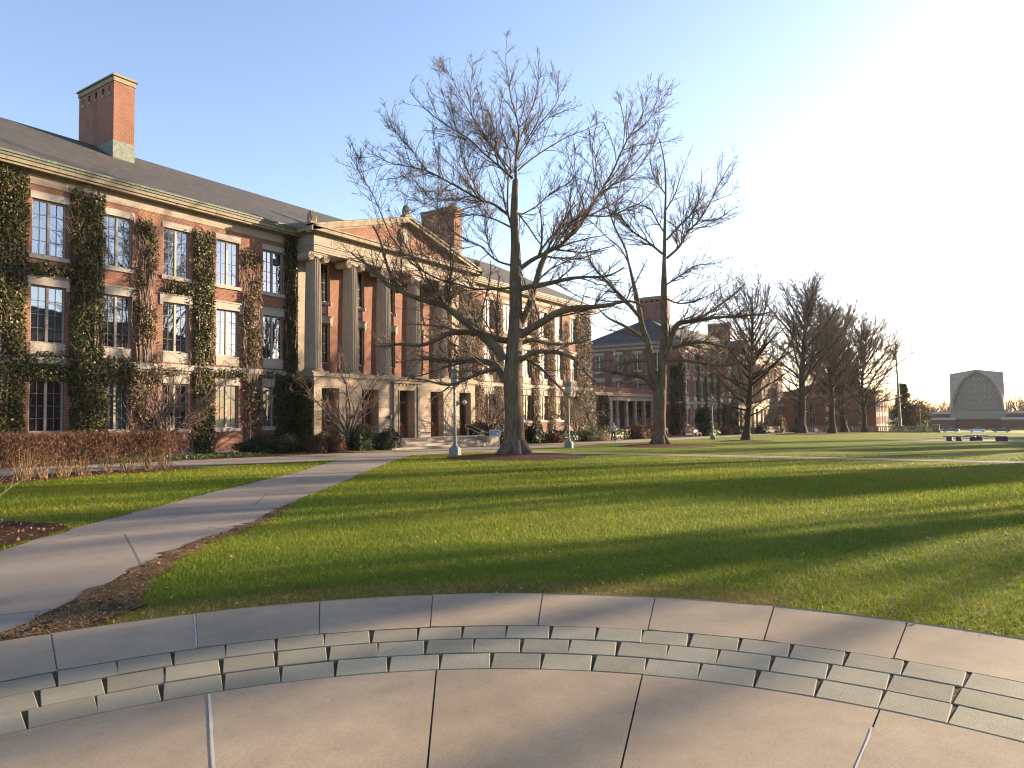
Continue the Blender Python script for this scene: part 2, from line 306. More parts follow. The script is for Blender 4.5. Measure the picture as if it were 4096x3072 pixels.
def window_meshes(w, h, cols, rows, rec):
    f = MB(); y = rec
    t = .075
    f.box(-w/2, -w/2+t, y-.05, y+.03, 0, h); f.box(w/2-t, w/2, y-.05, y+.03, 0, h)
    f.box(-w/2+t, w/2-t, y-.049, y+.03, 0, t); f.box(-w/2+t, w/2-t, y-.049, y+.03, h-t, h); f.box(-.055, .055, y-.06, y+.03, t, h-t)
    m = MB(); pw = (w/2-t-.055)/cols
    for s in (-1, 1):
        for i in range(1, cols): x = s*(.055+pw*i); m.box(x-.010, x+.010, y-.025, y+.02, t, h-t)
    for j in range(1, rows): z = t+(h-2*t)*j/rows; m.box(-w/2+t, -.055, y-.024, y+.02, z-.010, z+.010); m.box(.055, w/2-t, y-.024, y+.02, z-.010, z+.010)
    g = MB(); g.box(-w/2+.01, w/2-.01, y+.006, y+.05, .01, h-.01)
    return f.mesh('window'), m.mesh('glazing_bars'), g.mesh('pane')
REC = .17
def kind_of_window(w, h, rows, cols=2):
    f, m, g = window_meshes(w, h, cols, rows, REC); f.materials.append(M['frame']); m.materials.append(M['mun']); g.materials.append(M['glass'])
    gd = g.copy(); gd.materials.clear(); gd.materials.append(M['glass_d']); gc = g.copy(); gc.materials.clear(); gc.materials.append(M['curtain'])
    gk = g.copy(); gk.materials.clear(); gk.materials.append(M['glass_k'])
    fw = f.copy(); fw.materials.clear(); fw.materials.append(M['white'])
    return dict(fw=fw, f=f, m=m, g=g, gd=gd, gc=gc, gk=gk, w=w, h=h)
WK = dict(top=kind_of_window(1.49, 2.61, 4), mid=kind_of_window(1.49, 2.68, 4), low=kind_of_window(1.49, 2.47, 4))
def stone_mesh(name, boxes, mat):
    b = MB()
    for q in boxes: b.box(*q)
    me = b.mesh(name); me.materials.append(mat); return me
SILL = stone_mesh('sill', [(-.86, .86, -.09, .0, -.19, 0)], M['trim'])
LINT = {'top': stone_mesh('lintel', [(-.83, .83, -.035, 0, 0, .34)], M['trim']),
        'mid': stone_mesh('lintel', [(-.93, .93, -.06, 0, 0, .40), (-.97, .97, -.10, 0, .40, .47), (-.93, -.75, -.05, 0, -.17, 0), (.75, .93, -.05, 0, -.17, 0)], M['trim']),
        'low': stone_mesh('lintel', [(-.80, .80, -.03, 0, 0, .5), (-.13, .13, -.06, -.03, .02, .48)], M['trim'])}
SPAN = stone_mesh('spandrel', [(-.74, .74, -.02, .16, -.55, 0)], M['trim'])
def add_window(root, kind, x, z, y=0.0, rz=0.0, glass='g', sill=True, lint=True, span=False):
    k = WK[kind]; w = put(k['f' if root.get('near') else 'fw'], 'window', root, (x, y, z), rz); put(k['m'], 'glazing_bars', w, (0, 0, 0))
    p = put(k[glass], 'pane', w, (0, 0, 0), random.uniform(-.004, .004)); p.rotation_euler[0] = random.uniform(-.003, .003)
    if sill: put(SILL, 'sill', w, (0, 0, 0))
    if lint: put(LINT[kind], 'lintel', w, (0, 0, k['h']))
    if span: put(SPAN, 'spandrel', w, (0, 0, 0))
    return w
# ------------------------------------------------------------------ the ionic column of the portico
def column_parts():
    z0, z1, r = 3.12, 10.12, .53
    prof = [(r*(1.02-.17*t*t), z0+(z1-z0)*t) for t in np.linspace(0, 1, 9)]
    s = MB(); s.lathe(prof, n=96, flute=24, depth=.09); sh = s.mesh('column'); sh.materials.append(M['stone'])
    b = MB(); b.cbox(0, 0, 2.85, 1.36, 1.36, .10); b.lathe([(.66, 2.951), (.69, 3.0), (.66, 3.04), (.57, 3.06), (.57, 3.08), (.60, 3.10), (.58, 3.13)], n=32); bs = b.mesh('column_base'); bs.materials.append(M['stain'])
    c = MB()
    c.lathe([(.45, 10.10), (.53, 10.16), (.53, 10.24)], n=32)                                   # echinus
    c.box(-.60, .60, -.54, .54, 10.36, 10.455)                                                  # abacus
    c.box(-.50, .50, -.50, .50, 10.22, 10.361)
    for sx in (-1, 1):                                                                          # volutes: bolsters with raised spiral rims front and back
        x, z, R = sx*.60, 10.17, .245
        th = np.linspace(0, 2*pi, 25)[:-1]
        for rr, ya, yb in ((R*.9, -.50, .50),):
            c.prism([(x+rr*cos(a), z+rr*sin(a)) for a in th], 1, ya, yb)
        for sy in (-1, 1):
            n = 60; a = np.linspace(0, 2*pi*2.6, n); rad = R*(1-.80*a/a[-1]); y = sy*.515
            c.tubes([np.stack([x-sx*rad*np.sin(a)*-1*1.0*sx*sx, np.full(n, y), z+rad*np.cos(a)], 1)], [np.linspace(.042, .02, n)], 6)
            c.lathe([(0.05, -.03), (.05, .03)], (x, y, z), 10)
        c.prism([(x+R*cos(a), z+R*sin(a)) for a in th], 1, -.35, .35)
    for sy in (-1, 1): c.box(-.60, .60, sy*.515-.035, sy*.515+.035, 10.355, 10.42)
    cp = c.mesh('capital'); cp.materials.append(M['stone']); cp.polygons.foreach_set('use_smooth', [False]*len(cp.polygons))
    return sh, bs, cp
COLUMN = column_parts()
def text_mesh(body, size, depth, mat, name='inscription'):
    cu = bpy.data.curves.new('letters', 'FONT'); cu.body = body; cu.size = size; cu.extrude = depth; cu.align_x = 'CENTER'; cu.align_y = 'CENTER'; cu.space_character = 1.32; cu.space_word = 1.15
    t = bpy.data.objects.new('letters', cu); COL.objects.link(t); bpy.context.view_layer.update()
    me = bpy.data.meshes.new_from_object(t.evaluated_get(bpy.context.evaluated_depsgraph_get())); bpy.data.objects.remove(t); bpy.data.curves.remove(cu)
    me.name = name; me.materials.clear(); me.materials.append(mat); return me
def chimney(root, x0, x1, y0, y1, zt, zb=14.0):
    c = MB(); h = .42; n = 5
    c.box(x0, x1, y0, y1, zb, zt-1.0)
    L = (y1-y0)
    edges = np.linspace(y0, y1, 2*n+2); ys = [(y0, y0+.45)]
    for i in range(1, n): yc = y0+L*i/n; ys.append((yc-.28, yc+.28))
    ys.append((y1-.45, y1))
    for a, b in ys: c.box(x0, x1, a, b, zt-1.0, zt-.62)
    c.box(x0, x1, y0, y1, zt-.62, zt-.44)
    ch = c.build('chimney', M['brick'] if root.get('near') else M['brick2'], root)
    k = MB(); k.box(x0-.05, x1+.05, y0-.05, y1+.05, zt-.44, zt-.16); k.box(x0-.14, x1+.14, y0-.14, y1+.14, zt-.16, zt-.1); k.box(x0-.06, x1+.06, y0-.06, y1+.06, zt-.1, zt)
    for (a, b), (c_, d) in zip(ys[:-1], ys[1:]): k.box(x0-.03, x0+.2, (b+c_)/2-.16, (b+c_)/2+.14, zt-1.16-.02*random.random(), zt-1.0)
    k.build('coping', M['stain'], ch)
    f = MB(); f.box(x0-.02, x1+.02, y0-.02, y1+.02, zb, 16.35); f.build('flashing', M['flash'], ch)
    return ch
def hall(name, label, Xc, dz, near, wl, wr, ends, chims, glassrule, text=None, hip=8.3, inner=None):
    root = thing(name, label, 'building', (Xc, 36, dz)); root['near'] = near
    B = M['brick'] if near else M['brick2']
    HX = 32.55; D = 15.4
    pw = [-6.34, -3.17, 0, 3.17, 6.34]
    H = []
    for x in wl+wr: H += [(x-.745, x+.745, -.52, 1.95), (x-.745, x+.745, 3.08, 6.31), (x-.745, x+.745, 7.72, 10.33)]
    for x in pw: H += [(x-.745, x+.745, 3.63, 6.31), (x-.745, x+.745, 7.72, 10.33)]
    w = MB(); wall_holes(w, (0, 0, 0), (1, 0, 0), -HX, HX, -2.75, 10.97, H, .3, (0, -1, 0))
    eh = []
    for y in ends: eh += [(y-.745, y+.745, -.52, 1.95), (y-.745, y+.745, 3.63, 6.31), (y-.745, y+.745, 7.72, 10.33)]
    wall_holes(w, (-HX, 0, 0), (0, 1, 0), 0, D, -2.75, 10.97, eh, .3, (-1, 0, 0)); wall_holes(w, (HX, 0, 0), (0, 1, 0), 0, D, -2.75, 10.97, [], .3, (1, 0, 0))
    w.quad((-HX, D, -2.75), (HX, D, -2.75), (HX, D, 10.97), (-HX, D, 10.97)); w.build('wall', B, root)
    def band(mb, o, z0, z1, skip=0.0):                           # a moulding that runs round the building, o metres proud
        a = HX+o; b = D+o
        if skip: mb.box(-a, -skip, -o, 0.0, z0, z1); mb.box(skip, a, -o, 0.0, z0, z1)
        else: mb.box(-a, a, -o, 0.0, z0, z1)
        mb.box(-a, -HX, 0.0, D, z0, z1); mb.box(HX, a, 0.0, D, z0, z1); mb.box(-a, a, D, b, z0, z1)
    m = MB(); band(m, .06, -2.75, -1.78, 8.3); m.build('plinth', M['trim'], root)
    m = MB(); band(m, .05, 2.52, 2.66, 8.3); band(m, .14, 2.66, 2.97, 8.3); m.build('string_course', M['trim'], root)
    m = MB(); band(m, .04, 10.97, 11.42, 8.3); m.box(-8.3, 8.3, -.03, 0, 10.97, 11.42); m.build('frieze', M['stone'], root)
    m = MB(); band(m, .14, 11.42, 11.50, 8.3); band(m, .52, 11.50, 11.62, 8.3); band(m, .60, 11.62, 11.80, 8.3); m.build('cornice', M['stain'] if near else M['stone'], root)
    m = MB(); band(m, .66, 11.80, 11.93, 8.5); band(m, .72, 11.93, 12.02, 8.5); m.build('gutter', M['copper'], root)
    # hipped roof
    ex, y0, y1 = HX+.70, -.70, D+.70; ry = (y0+y1)/2; rz = 12.0+.54*(ry-y0); r = MB(); hx = ex-hip
    A_, B_, C_, D_ = (-ex, y0, 12.0), (ex, y0, 12.0), (ex, y1, 12.0), (-ex, y1, 12.0); E, F = (-hx, ry, rz), (hx, ry, rz)
    r.quad(A_, B_, F, E); r.quad(C_, D_, E, F); r.poly([A_, E, D_]); r.poly([B_, C_, F]); r.quad((-ex, y0, 11.98), (ex, y0, 11.98), (ex, y1, 11.98), (-ex, y1, 11.98))
    ro = r.build('roof', M['slate'], root)
    for c in chims: chimney(root, *c)
    for i, x in enumerate(wl+wr):
        add_window(root, 'low', x, -.52, glass=glassrule('low', i)); add_window(root, 'mid', x, 3.63, sill=False, span=True, glass=glassrule('mid', i)); add_window(root, 'top', x, 7.72, glass=glassrule('top', i))
    for y in ends:
        for kd, z in (('low', -.52), ('mid', 3.63), ('top', 7.72)):
            add_window(root, kd, -HX, z, y, -pi/2, 'gk', sill=True)
    for x in pw: add_window(root, 'mid', x, 3.63, sill=False, glass='gd'); add_window(root, 'top', x, 7.72, glass='gd', lint=False)
    for x in pw: p = MB(); p.box(x-.38, x+.38, -.03, 0, 6.95, 7.38); p.build('stone_panel', M['stone'], root)
    for s in (-1, 1): p = MB(); p.box(s*7.87-.5, s*7.87+.5, -.14, 0, 2.85, 10.46); p.build('pilaster', M['stone'], root)
    # ---- portico: base storey with five doorways
    PY, HW = -1.68, 8.42
    op = [(-7.05, .74), (-3.53, .78), (0, .80), (3.53, .78), (7.05, .76)]
    b = MB(); holes = [(x-h, x+h, -1.52, 1.90) for x, h in op]
    wall_holes(b, (0, PY, 0), (1, 0, 0), -HW, HW, -2.6, 2.53, holes, .62, (0, -1, 0))
    b.box(-HW, HW, PY+.64, -.001, -2.6, 2.529); b.box(-HW, -HW+.02, PY, PY+.65, -2.6, 2.528); b.box(HW-.02, HW, PY, PY+.65, -2.6, 2.528)
    b.quad((-HW, PY, 2.53), (HW, PY, 2.53), (HW, 0, 2.53), (-HW, 0, 2.53)); b.build('base_storey', M['block'], root)
    b = MB(); b.box(-HW-.06, HW+.06, PY-.06, -.02, 2.53, 2.62); b.box(-HW-.16, HW+.16, PY-.16, -.02, 2.62, 2.85); b.build('base_cap', M['stain'], root)
    b = MB()                                                       # moulded surround of the middle doorway
    for s in (-1, 1):
        x = s*.98; b.box(min(s*.80, s*1.16), max(s*.80, s*1.16), PY-.10, PY, -1.52, 2.18); b.box(min(s*1.16, s*1.38), max(s*1.16, s*1.38), PY-.16, PY, -1.52, 2.3)
        b.box(min(s*.80, s*.86), max(s*.80, s*.86), PY-.14, PY-.1, -1.5, 1.96)
    b.box(-.80, .80, PY-.10, PY, 1.90, 2.18); b.box(-1.38, 1.38, PY-.13, PY, 2.18, 2.40); b.box(-1.5, 1.5, PY-.26, PY, 2.40, 2.52)
    for i in range(7): b.cbox(-1.14+.38*i, PY-.15, 2.24, .11, .05, .11)
    b.build('door_surround', M['stain'], root)
    for i, (x, h) in enumerate(op):
        d = MB(); y = PY+.60; d.box(x-h+.002, x+h-.002, y, y+.03, -1.50, 1.89)
        for s in (-1, 1): d.box(x+s*(h-.12)-.1, x+s*(h-.12)+.1, y-.05, y, -1.49, 1.88)
        d.box(x-h+.22, x+h-.22, y-.05, y, .98, 1.14); d.box(x-h+.22, x+h-.22, y-.045, y, -1.49, -1.2); d.box(x-.06, x+.06, y-.04, y, -1.2, .98)
        do = d.build('door', M['wood' if i < 2 else 'darkwood'], root)
        g = MB(); g.box(x-h+.24, x-.07, y-.02, y-.004, -.45, .95); g.box(x+.07, x+h-.24, y-.02, y-.004, -.45, .95); g.box(x-h+.24, x+h-.24, y-.02, y-.004, 1.16, 1.84)
        g.build('pane', M['curtain'] if i == 0 else M['glass_d'], do)
        k = MB(); k.lathe([(.03, 0), (.03, .25)], (x+.02, y-.09, -.62), 8); k.build('handle', M['steel'], do)
    # steps and platform
    s_ = MB()
    for i in range(4): s_.box(-5.0, 5.6, -5.05+.36*i, -3.6, -2.25 if i == 0 else -2.15+.158*i-.03, -2.15+.158*(i+1))
    s_.box(-8.3, 8.3, -3.6, PY, -2.6, -1.522); s_.box(5.6, 6.9, -5.0, -3.6, -2.4, -1.50); s_.build('steps', M['stone'], root)
    def rail(x):
        q = MB(); y0, y1 = -3.3, -4.9; up = -.62
        q.pipe([(x, y0, up-.28), (x, y0+.28, up-.26), (x, y0+.30, up-.02), (x, y0+.25, up), (x, y0-.1, up), (x, y1-.15, up-.66), (x, y1-.42, up-.68), (x, y1-.5, up-.78), (x, y1-.44, up-.93), (x, y1-.15, up-.94), (x, y0, up-.28)], .024)
        q.rod((x, y0+.05, -1.55), (x, y0+.05, up-.25), .022); q.rod((x, y1-.2, -2.4), (x, y1-.2, up-.9), .022); q.build('handrail', M['steel'], root)
    if near: rail(-4.75); rail(5.3)
    # columns, entablature, pediment
    for x in (-7.93, -4.76, -1.586, 1.586, 4.76, 7.93):
        c = put(COLUMN[0], 'column', root, (x, -1.05, 0)); put(COLUMN[1], 'column_base', c, (0, 0, 0)); put(COLUMN[2], 'capital', c, (0, 0, 0))
    e = MB(); e.box(-HW, HW, PY, -.004, 10.46, 10.60); e.box(-HW-.03, HW+.03, PY-.03, -.004, 10.60, 10.75); e.box(-HW-.06, HW+.06, PY-.06, -.004, 10.75, 10.88); e.box(-HW-.12, HW+.12, PY-.12, -.004, 10.88, 10.95)
    e.box(-HW, HW, PY, -.004, 10.95, 11.60); en = e.build('entablature', M['stone'], root)
    e = MB(); e.box(-HW-.14, HW+.14, PY-.14, -.004, 11.60, 11.68); e.box(-HW-.50, HW+.50, PY-.50, -.004, 11.68, 11.92); e.box(-HW-.58, HW+.58, PY-.58, -.004, 11.92, 12.02); e.build('portico_cornice', M['stain'], root)
    if text:
        tm = text_mesh(text, .5, .004, M['cut']); xs_ = [v.co.x for v in tm.vertices]; ys_ = [v.co.y for v in tm.vertices]; kx = 9.9/(max(xs_)-min(xs_)); ky = .36/(max(ys_)-min(ys_))
        t = put(tm, 'lettering', en, (-7.06-min(xs_)*kx, PY-.003, 11.26)); t.rotation_euler = (pi/2, 0, 0); t.scale = (kx, ky, 1)
    ax, az = HW+.58, 14.50
    sl = (az-12.02)/ax
    pd = MB(); pd.poly([(-ax+.3, PY+.02, 12.02), (ax-.3, PY+.02, 12.02), (0, PY+.02, az-.12)]); pe = pd.build('pediment', B, root)
    rk = MB()
    for s in (-1, 1):
        for o, za, zb in ((.58, -.14, 0), (.50, -.40, -.14), (.14, -.50, -.40)):
            pts = [(s*ax, 12.02+zb-.0), (0, az+zb), (0, az+za), (s*(ax), 12.02+za)]
            pts = [(x, z) for x, z in pts]
            rk.prism(pts, 1, PY-o, PY+.03)
    rk.build('raking_cornice', M['stain'], root)
    sm = MB(); cx, cz = 0, 13.02
    th = np.linspace(0, 2*pi, 49)[:-1]; sm.prism([(cx+.66*cos(a), cz+.66*sin(a)) for a in th], 1, PY-.05, PY+.02)
    for R in (.64, .47, .40): sm.tubes([[(cx+R*cos(a), PY-.055, cz+R*sin(a)) for a in np.linspace(0, 2*pi, 49)]], [[.028]*49], 6)
    for i in range(28): a = i*2*pi/28; sm.cbox(cx+.555*cos(a), PY-.06, cz+.555*sin(a)-.04, .05, .03, .085)
    sm.box(-.16, .16, PY-.08, PY-.04, cz-.12, cz+.16); sm.prism([(-.16, cz-.121), (.16, cz-.121), (0, cz-.3)], 1, PY-.08, PY-.04)
    sm.build('seal_medallion', M['stone'], pe)
    pr = MB(); A1, A2, A3 = (-ax, 12.03), (ax, 12.03), (0, az+.01)
    pr.quad((-ax, PY-.58, 12.035), (0, PY-.58, az+.015), (0, 5.0, az+.015), (-ax, 5.0, 12.035)); pr.quad((ax, PY-.58, 12.035), (0, PY-.58, az+.015), (0, 5.0, az+.015), (ax, 5.0, 12.035)); pr.build('portico_roof', M['slate'], root)
    for x, z in ((-HW-.25, 12.05), (0, az), (HW+.25, 12.05)):
        ac = MB(); ac.cbox(x, PY-.12, z-.1, .62, .5, .26)
        prof = [(-.27, .16), (-.30, .4), (-.26, .62), (-.15, .84), (0, .93), (.15, .84), (.26, .62), (.30, .4), (.27, .16)]
        ac.prism([(x+a, z+b) for a, b in prof], 1, PY-.24, PY+.0)
        for i in range(-2, 3): ac.tubes([[(x+i*.06, PY-.25, z+.2), (x+i*.10, PY-.27, z+.55), (x+i*.075, PY-.25, z+.86-.05*abs(i))]], [[.035, .045, .02]], 6)
        ac.build('acroterion', M['stain'], root)
    return root
gr1 = lambda k, i: ('gd' if i in (0, 1) else 'gc' if i in (2, 4, 5) else 'gd') if k == 'low' else 'g'
WL = [-25.87, -22.73, -19.59, -16.45, -13.31, -10.16]; WR = [9.57+.1, 12.81, 15.95, 19.09, 22.23, 25.38, 28.52]
H1 = hall('brick_hall', 'nearest long brick hall with six column portico and ivy between its windows', 38.05, 0, True, WL, WR, [],
          [(-17.16, -15.94, 5.4, 9.5, 20.3), (14.84, 16.07, 5.4, 9.5, 20.3)], gr1, 'JOHN J BAUSCH  HENRY LOMB')
H1W = MB()                                                          # clear glass globe lantern on the right-hand pier
H1W.rod((6.55, -1.70, 1.30), (6.55, -1.95, 1.36), .02); H1W.rod((6.55, -1.95, 1.36), (6.55, -1.98, .95), .02); lan = H1W.build('wall_lantern', M['black'], H1)
g = MB(); g.lathe([(.02, -.2), (.13, -.14), (.19, 0), (.14, .13), (.06, .18)], (6.55, -1.98, 1.12), 16); g.build('glass_globe', M['lampglass'], lan, True)
g = MB(); g.box(-1.75, -1.60, -1.86, -1.70, -.12, .12); g.build('entry_box', M['black'], H1)
WL2 = [-29.0, -25.75, -22.45, -19.1, -15.8, -12.6, -10.0]
H2 = hall('brick_hall', 'second brick hall beyond the low colonnade, with hipped roof and shaded end wall', 131.11, -1.17, False, WL2, [10.2, 13.3, 16.4, 19.5, 22.6, 25.7], [3.33, 6.48, 9.63, 12.78],
          [(-23.04, -21.25, 5.4, 10.2, 20.37), (12.9, 14.3, 5.6, 10.2, 19.7)], lambda k, i: 'gd' if i % 3 else 'g')
# ---- halls across the quad (they show only in the window reflections and in the shade they throw)
def far_side_hall(Xc, dz, lab):
    root = thing('brick_hall', lab, 'building', (Xc, -36, dz)); w = MB(); w.box(-32.5, 32.5, -15.4, 0, -2.7, 11); w.build('wall', M['brick2'], root)
    r = MB(); ex, y0, y1 = 33.2, .7, -16.1; rz = 16.5; hx = ex-8.3; E, F = (-hx, -7.7, rz), (hx, -7.7, rz); a, b, c, d = (-ex, y0, 12), (ex, y0, 12), (ex, y1, 12), (-ex, y1, 12)
    r.quad(a, b, F, E); r.quad(c, d, E, F); r.poly([a, E, d]); r.poly([b, c, F]); r.quad(a, b, c, d); ro = r.build('roof', M['slate'], root)
    m = MB(); m.box(-33, 33, -15.9, .5, 11, 11.98); m.build('cornice', M['stone'], root)
    for x in (-16.5, 15.5): c_ = MB(); c_.box(x-.6, x+.6, -9.5, -5.4, 14, 20.2); c_.build('chimney', M['brick2'], root)
far_side_hall(38.05, 0, 'brick hall across the lawn, seen only as dark reflection in windows')
far_side_hall(131.1, -1.17, 'farther brick hall across the lawn, out of view to the right')
# ------------------------------------------------------------------ low colonnade between the halls
lg = thing('colonnade', 'low white colonnade with brick parapet linking the two brick halls', 'colonnade', (0, 0, 0)); LY = 38.7
b = MB(); b.box(70.6, 98.6, LY+.02, LY+.6, 2.75, 3.50); b.build('parapet', M['brick2'], lg)
b = MB(); b.box(70.6, 98.6, LY-.02, LY+.7, 1.80, 2.28); b.box(70.6, 98.6, LY-.12, LY+.7, 2.28, 2.36); b.box(70.6, 98.6, LY-.35, LY+.7, 2.36, 2.62); b.box(70.6, 98.6, LY-.42, LY+.7, 2.62, 2.75); b.build('entablature', M['stone'], lg)
b = MB(); b.box(71, 98.5, LY+4.2, LY+4.5, -2.8, 3.2)
for x in (82.6, 85.6, 88.6, 91.6, 94.6): b.box(x-.55, x+.55, LY+4.12, LY+4.2, -1.6, .9)
b.build('back_wall', M['brick2'], lg)
b = MB(); b.box(70.7, 98.5, LY+.6, LY+4.4, 2.3, 2.36); b.build('ceiling', M['trim'], lg)
b = MB(); b.box(70.7, 98.5, LY-.6, LY+4.4, -3.0, -2.48); b.build('floor_slab', M['stone'], lg)
b = MB(); b.box(76.9, 80.9, LY+.05, LY+.5, -2.5, 1.80); b.build('end_wall', M['brick2'], lg)
b = MB(); b.box(80.92, 81.75, LY-.0, LY+.6, -2.48, 1.80); b.build('pier', M['stone'], lg)
cm = MB(); cm.lathe([(.40, -2.48), (.40, -2.36), (.34, -2.32), (.325, -.5), (.285, 1.55), (.33, 1.62), (.36, 1.70), (.36, 1.80)], n=24); cme = cm.mesh('column'); cme.materials.append(M['stone']); cme.polygons.foreach_set('use_smooth', [len(p.vertices) == 4 for p in cme.polygons])
for x in (83.6, 86.5, 89.4, 92.4, 95.4): put(cme, 'column', lg, (x, LY+.33, 0))
add_window(lg, 'mid', 78.9, -1.6, LY+.05-.002, glass='gd', sill=True, lint=True)
# ------------------------------------------------------------------ third hall behind the far trees
h3 = thing('brick_hall', 'third brick hall behind the far bare trees, narrow sunlit front at its right', 'building', (175, 18.85, 0))
wl3 = [2.2, 5.2, 8.2, 11.2, 14.2, 17.2, 20.2, 23.2]; hz = [(-2.9, -1.2), (-.2, 2.2)]
w = MB(); H = [(x-.6, x+.6, a, b) for x in wl3 for a, b in hz]; wall_holes(w, (0, 0, 0), (1, 0, 0), 0, 26, -6.5, 3.3, H, .3, (0, -1, 0))
He = [(y-.6, y+.6, a, b) for y in (3, 6.4, 9.8, 13.2, 16.6) for a, b in hz]; wall_holes(w, (0, 0, 0), (0, 1, 0), 0, 20, -6.5, 3.3, He, .3, (-1, 0, 0)); w.quad((26, 0, -6.5), (26, 20, -6.5), (26, 20, 3.3), (26, 0, 3.3)); w.build('wall', M['brick2'], h3)
f3, m3, g3 = window_meshes(1.2, 2.4, 2, 3, .2)
for q, mm in ((f3, 'frame'), (m3, 'mun'), (g3, 'glass_d')): q.materials.append(M[mm])
for ax_, lst in ((0, wl3), (1, (3, 6.4, 9.8, 13.2, 16.6))):
    for x in lst:
        for a, b in hz:
            wn = put(f3, 'window', h3, (x, 0, a) if ax_ == 0 else (0, x, a), 0 if ax_ == 0 else -pi/2, (1, 1, (b-a)/2.4)); put(m3, 'glazing_bars', wn, (0, 0, 0)); put(g3, 'pane', wn, (0, 0, 0))
b = MB(); b.box(-.08, 26.1, -.08, 20, 3.3, 3.7); b.box(-.45, 26.4, -.45, 20, 3.7, 4.3); b.build('cornice', M['stone'], h3)
for x in (.3, 3.7, 6.7, 12.7, 18.7, 25.7): b = MB(); b.box(x-.16, x+.16, -.10, 0, -5.5, 3.3); b.build('pilaster', M['stone'], h3)
b = MB(); E, F = (8.5, 10, 8.1), (18, 10, 8.1); a, q, c, d = (-.5, -.5, 4.31), (26.5, -.5, 4.31), (26.5, 20.5, 4.31), (-.5, 20.5, 4.31); b.quad(a, q, F, E); b.quad(c, d, E, F); b.poly([a, E, d]); b.poly([q, c, F]); b.build('roof', M['slate'], h3)
b = MB(); b.box(3.5, 5.0, 3.6, 6.9, 5, 10.2); b.box(3.5, 5.0, 3.6, 4.4, 10.2, 10.6); b.box(3.5, 5.0, 6.1, 6.9, 10.2, 10.6); b.box(3.5, 5.0, 3.6, 6.9, 10.6, 10.9); ch = b.build('chimney', M['brick2'], h3)
# ------------------------------------------------------------------ chapel on the axis
CX = 300; K = CX/164
ch = thing('chapel', 'grey concrete chapel with pointed arch window front at the end of the lawn', 'building', (CX, 0, 0))
aw = [(3.98, .1), (3.84, 1.7), (3.42, 3.35), (2.75, 4.9), (1.95, 6.05), (1.0, 6.8), (0.0, 7.42)]
arch = [(y*K, z*K) for y, z in aw]; outl = arch+[(-y, z) for y, z in arch[::-1][1:]]
o2 = [(y*1.0 if False else y*K*1.085, z*K+(.30 if i else 0)+(.45 if z > 7 else 0)) for i, (y, z) in enumerate(aw)]; outer = o2+[(-y, z) for y, z in o2[::-1][1:]]
fr = MB(); yo, za = 4.45*K, 7.25*K
n = len(outer)
for s in (1, -1):                                                     # the two flanking wedges, folded forward like a paper gable
    side = [(y*s, z) for y, z in o2]; P3 = [(0, y, z) for y, z in side]; edge = [(2.2, s*yo*1.02, -.13*K)]+[(2.2*(1-0.0), s*yo*(1.02-.03*t), -.13*K+(za+.13*K)*t) for t in (.2, .4, .6, .8, 1.0)]+[(0, 0, 7.9*K)]
    for i in range(6): fr.quad(P3[i], P3[i+1], edge[i+1], edge[i])
fr.build('front', M['chapel'], ch)
rb = MB()
for i in range(n-1):
    a, b_, c_, d_ = outer[i], outer[i+1], outl[i+1], outl[i]
    rb.quad((-.35, *a), (-.35, *b_), (-.2, *c_), (-.2, *d_)); rb.quad((-.2, *d_), (-.2, *c_), (1.2, *c_), (1.2, *d_)); rb.quad((-.35, *a), (-.35, *b_), (.4, *b_), (.4, *a))
rb.build('arch_rib', M['chapel2'], ch)
gl = MB(); gl.poly([(1.0, y, z) for y, z in outl]); sc_ = gl.build('arch_window', M['chapel2'], ch)
def inside(y, z, m=.15):
    zz = [p[1] for p in arch]; yy = [p[0] for p in arch]; return z > .25 and abs(y) < np.interp(z, zz, yy)-m
sc = MB(); lt = MB()
for r in range(6): z = (.1+1.22*r)*K; h = np.interp(z, [p[1] for p in arch], [p[0] for p in arch]); sc.box(.80, .99, -h, h, z-.05, z+.07)
for y in np.arange(-4, 5)*.86*K:
    for r in range(6):
        for a_ in range(6):
            z = (.1+1.22*(r+(a_+.75)/6.4))*K; cx_ = (0, .17, .27, .27, .17, 0)[a_]*K
            for sg in ((-1, 1) if cx_ else (1,)):
                yy = y+sg*cx_
                if not inside(yy, z) or rng.uniform() < .08: continue
                w_, h_ = .09*K*rng.uniform(.7, 1.25), .10*K; lt.poly([(.985, yy-w_, z), (.985, yy, z-h_), (.985, yy+w_, z), (.985, yy, z+h_)])
sc.build('tracery', M['chapel2'], sc_); tag(lt.build('glass_lights', M['cglass'], sc_), kind='stuff')
b = MB(); b.poly([(2.2, yo*.99, za), (0, 0, 7.9*K), (30, 0, 7.9*K+1.5), (30, yo, za)]); b.poly([(2.2, -yo*.99, za), (0, 0, 7.9*K), (30, 0, 7.9*K+1.5), (30, -yo, za)]); b.box(2.3, 30, -yo*.97, yo*.97, -8, za-.4); b.build('roof', M['leadroof'], ch)
b = MB(); b.box(-.8, 2.2, -4.5*K, 4.5*K, -1.78*K, -.10*K); b.box(-.95, 2.1, -4.55*K, 4.5*K, -.10*K, .02*K); b.build('band', M['chapel2'], ch)
b = MB(); b.box(.3, 3, -4.4*K, 4.4*K, -8, -1.79*K); b.box(2.6, 14, 4.45*K, 8.4*K, -8, -.75*K); b.box(2.6, 14, -16*K, -4.45*K, -8, -.75*K); b.build('brick_base', M['brick3'], ch)
b = MB(); b.box(2.4, 14.2, 4.45*K, 8.5*K, -.75*K, -.3*K); b.box(2.4, 14.2, -16*K, -4.45*K, -.75*K, -.3*K)
b.box(-5, .2, 3.6*K, 7.6*K, -1.86*K, -1.45*K); b.box(-5, .2, -16*K, -3.6*K, -1.86*K, -1.45*K); b.build('canopy', M['leadroof'], ch)
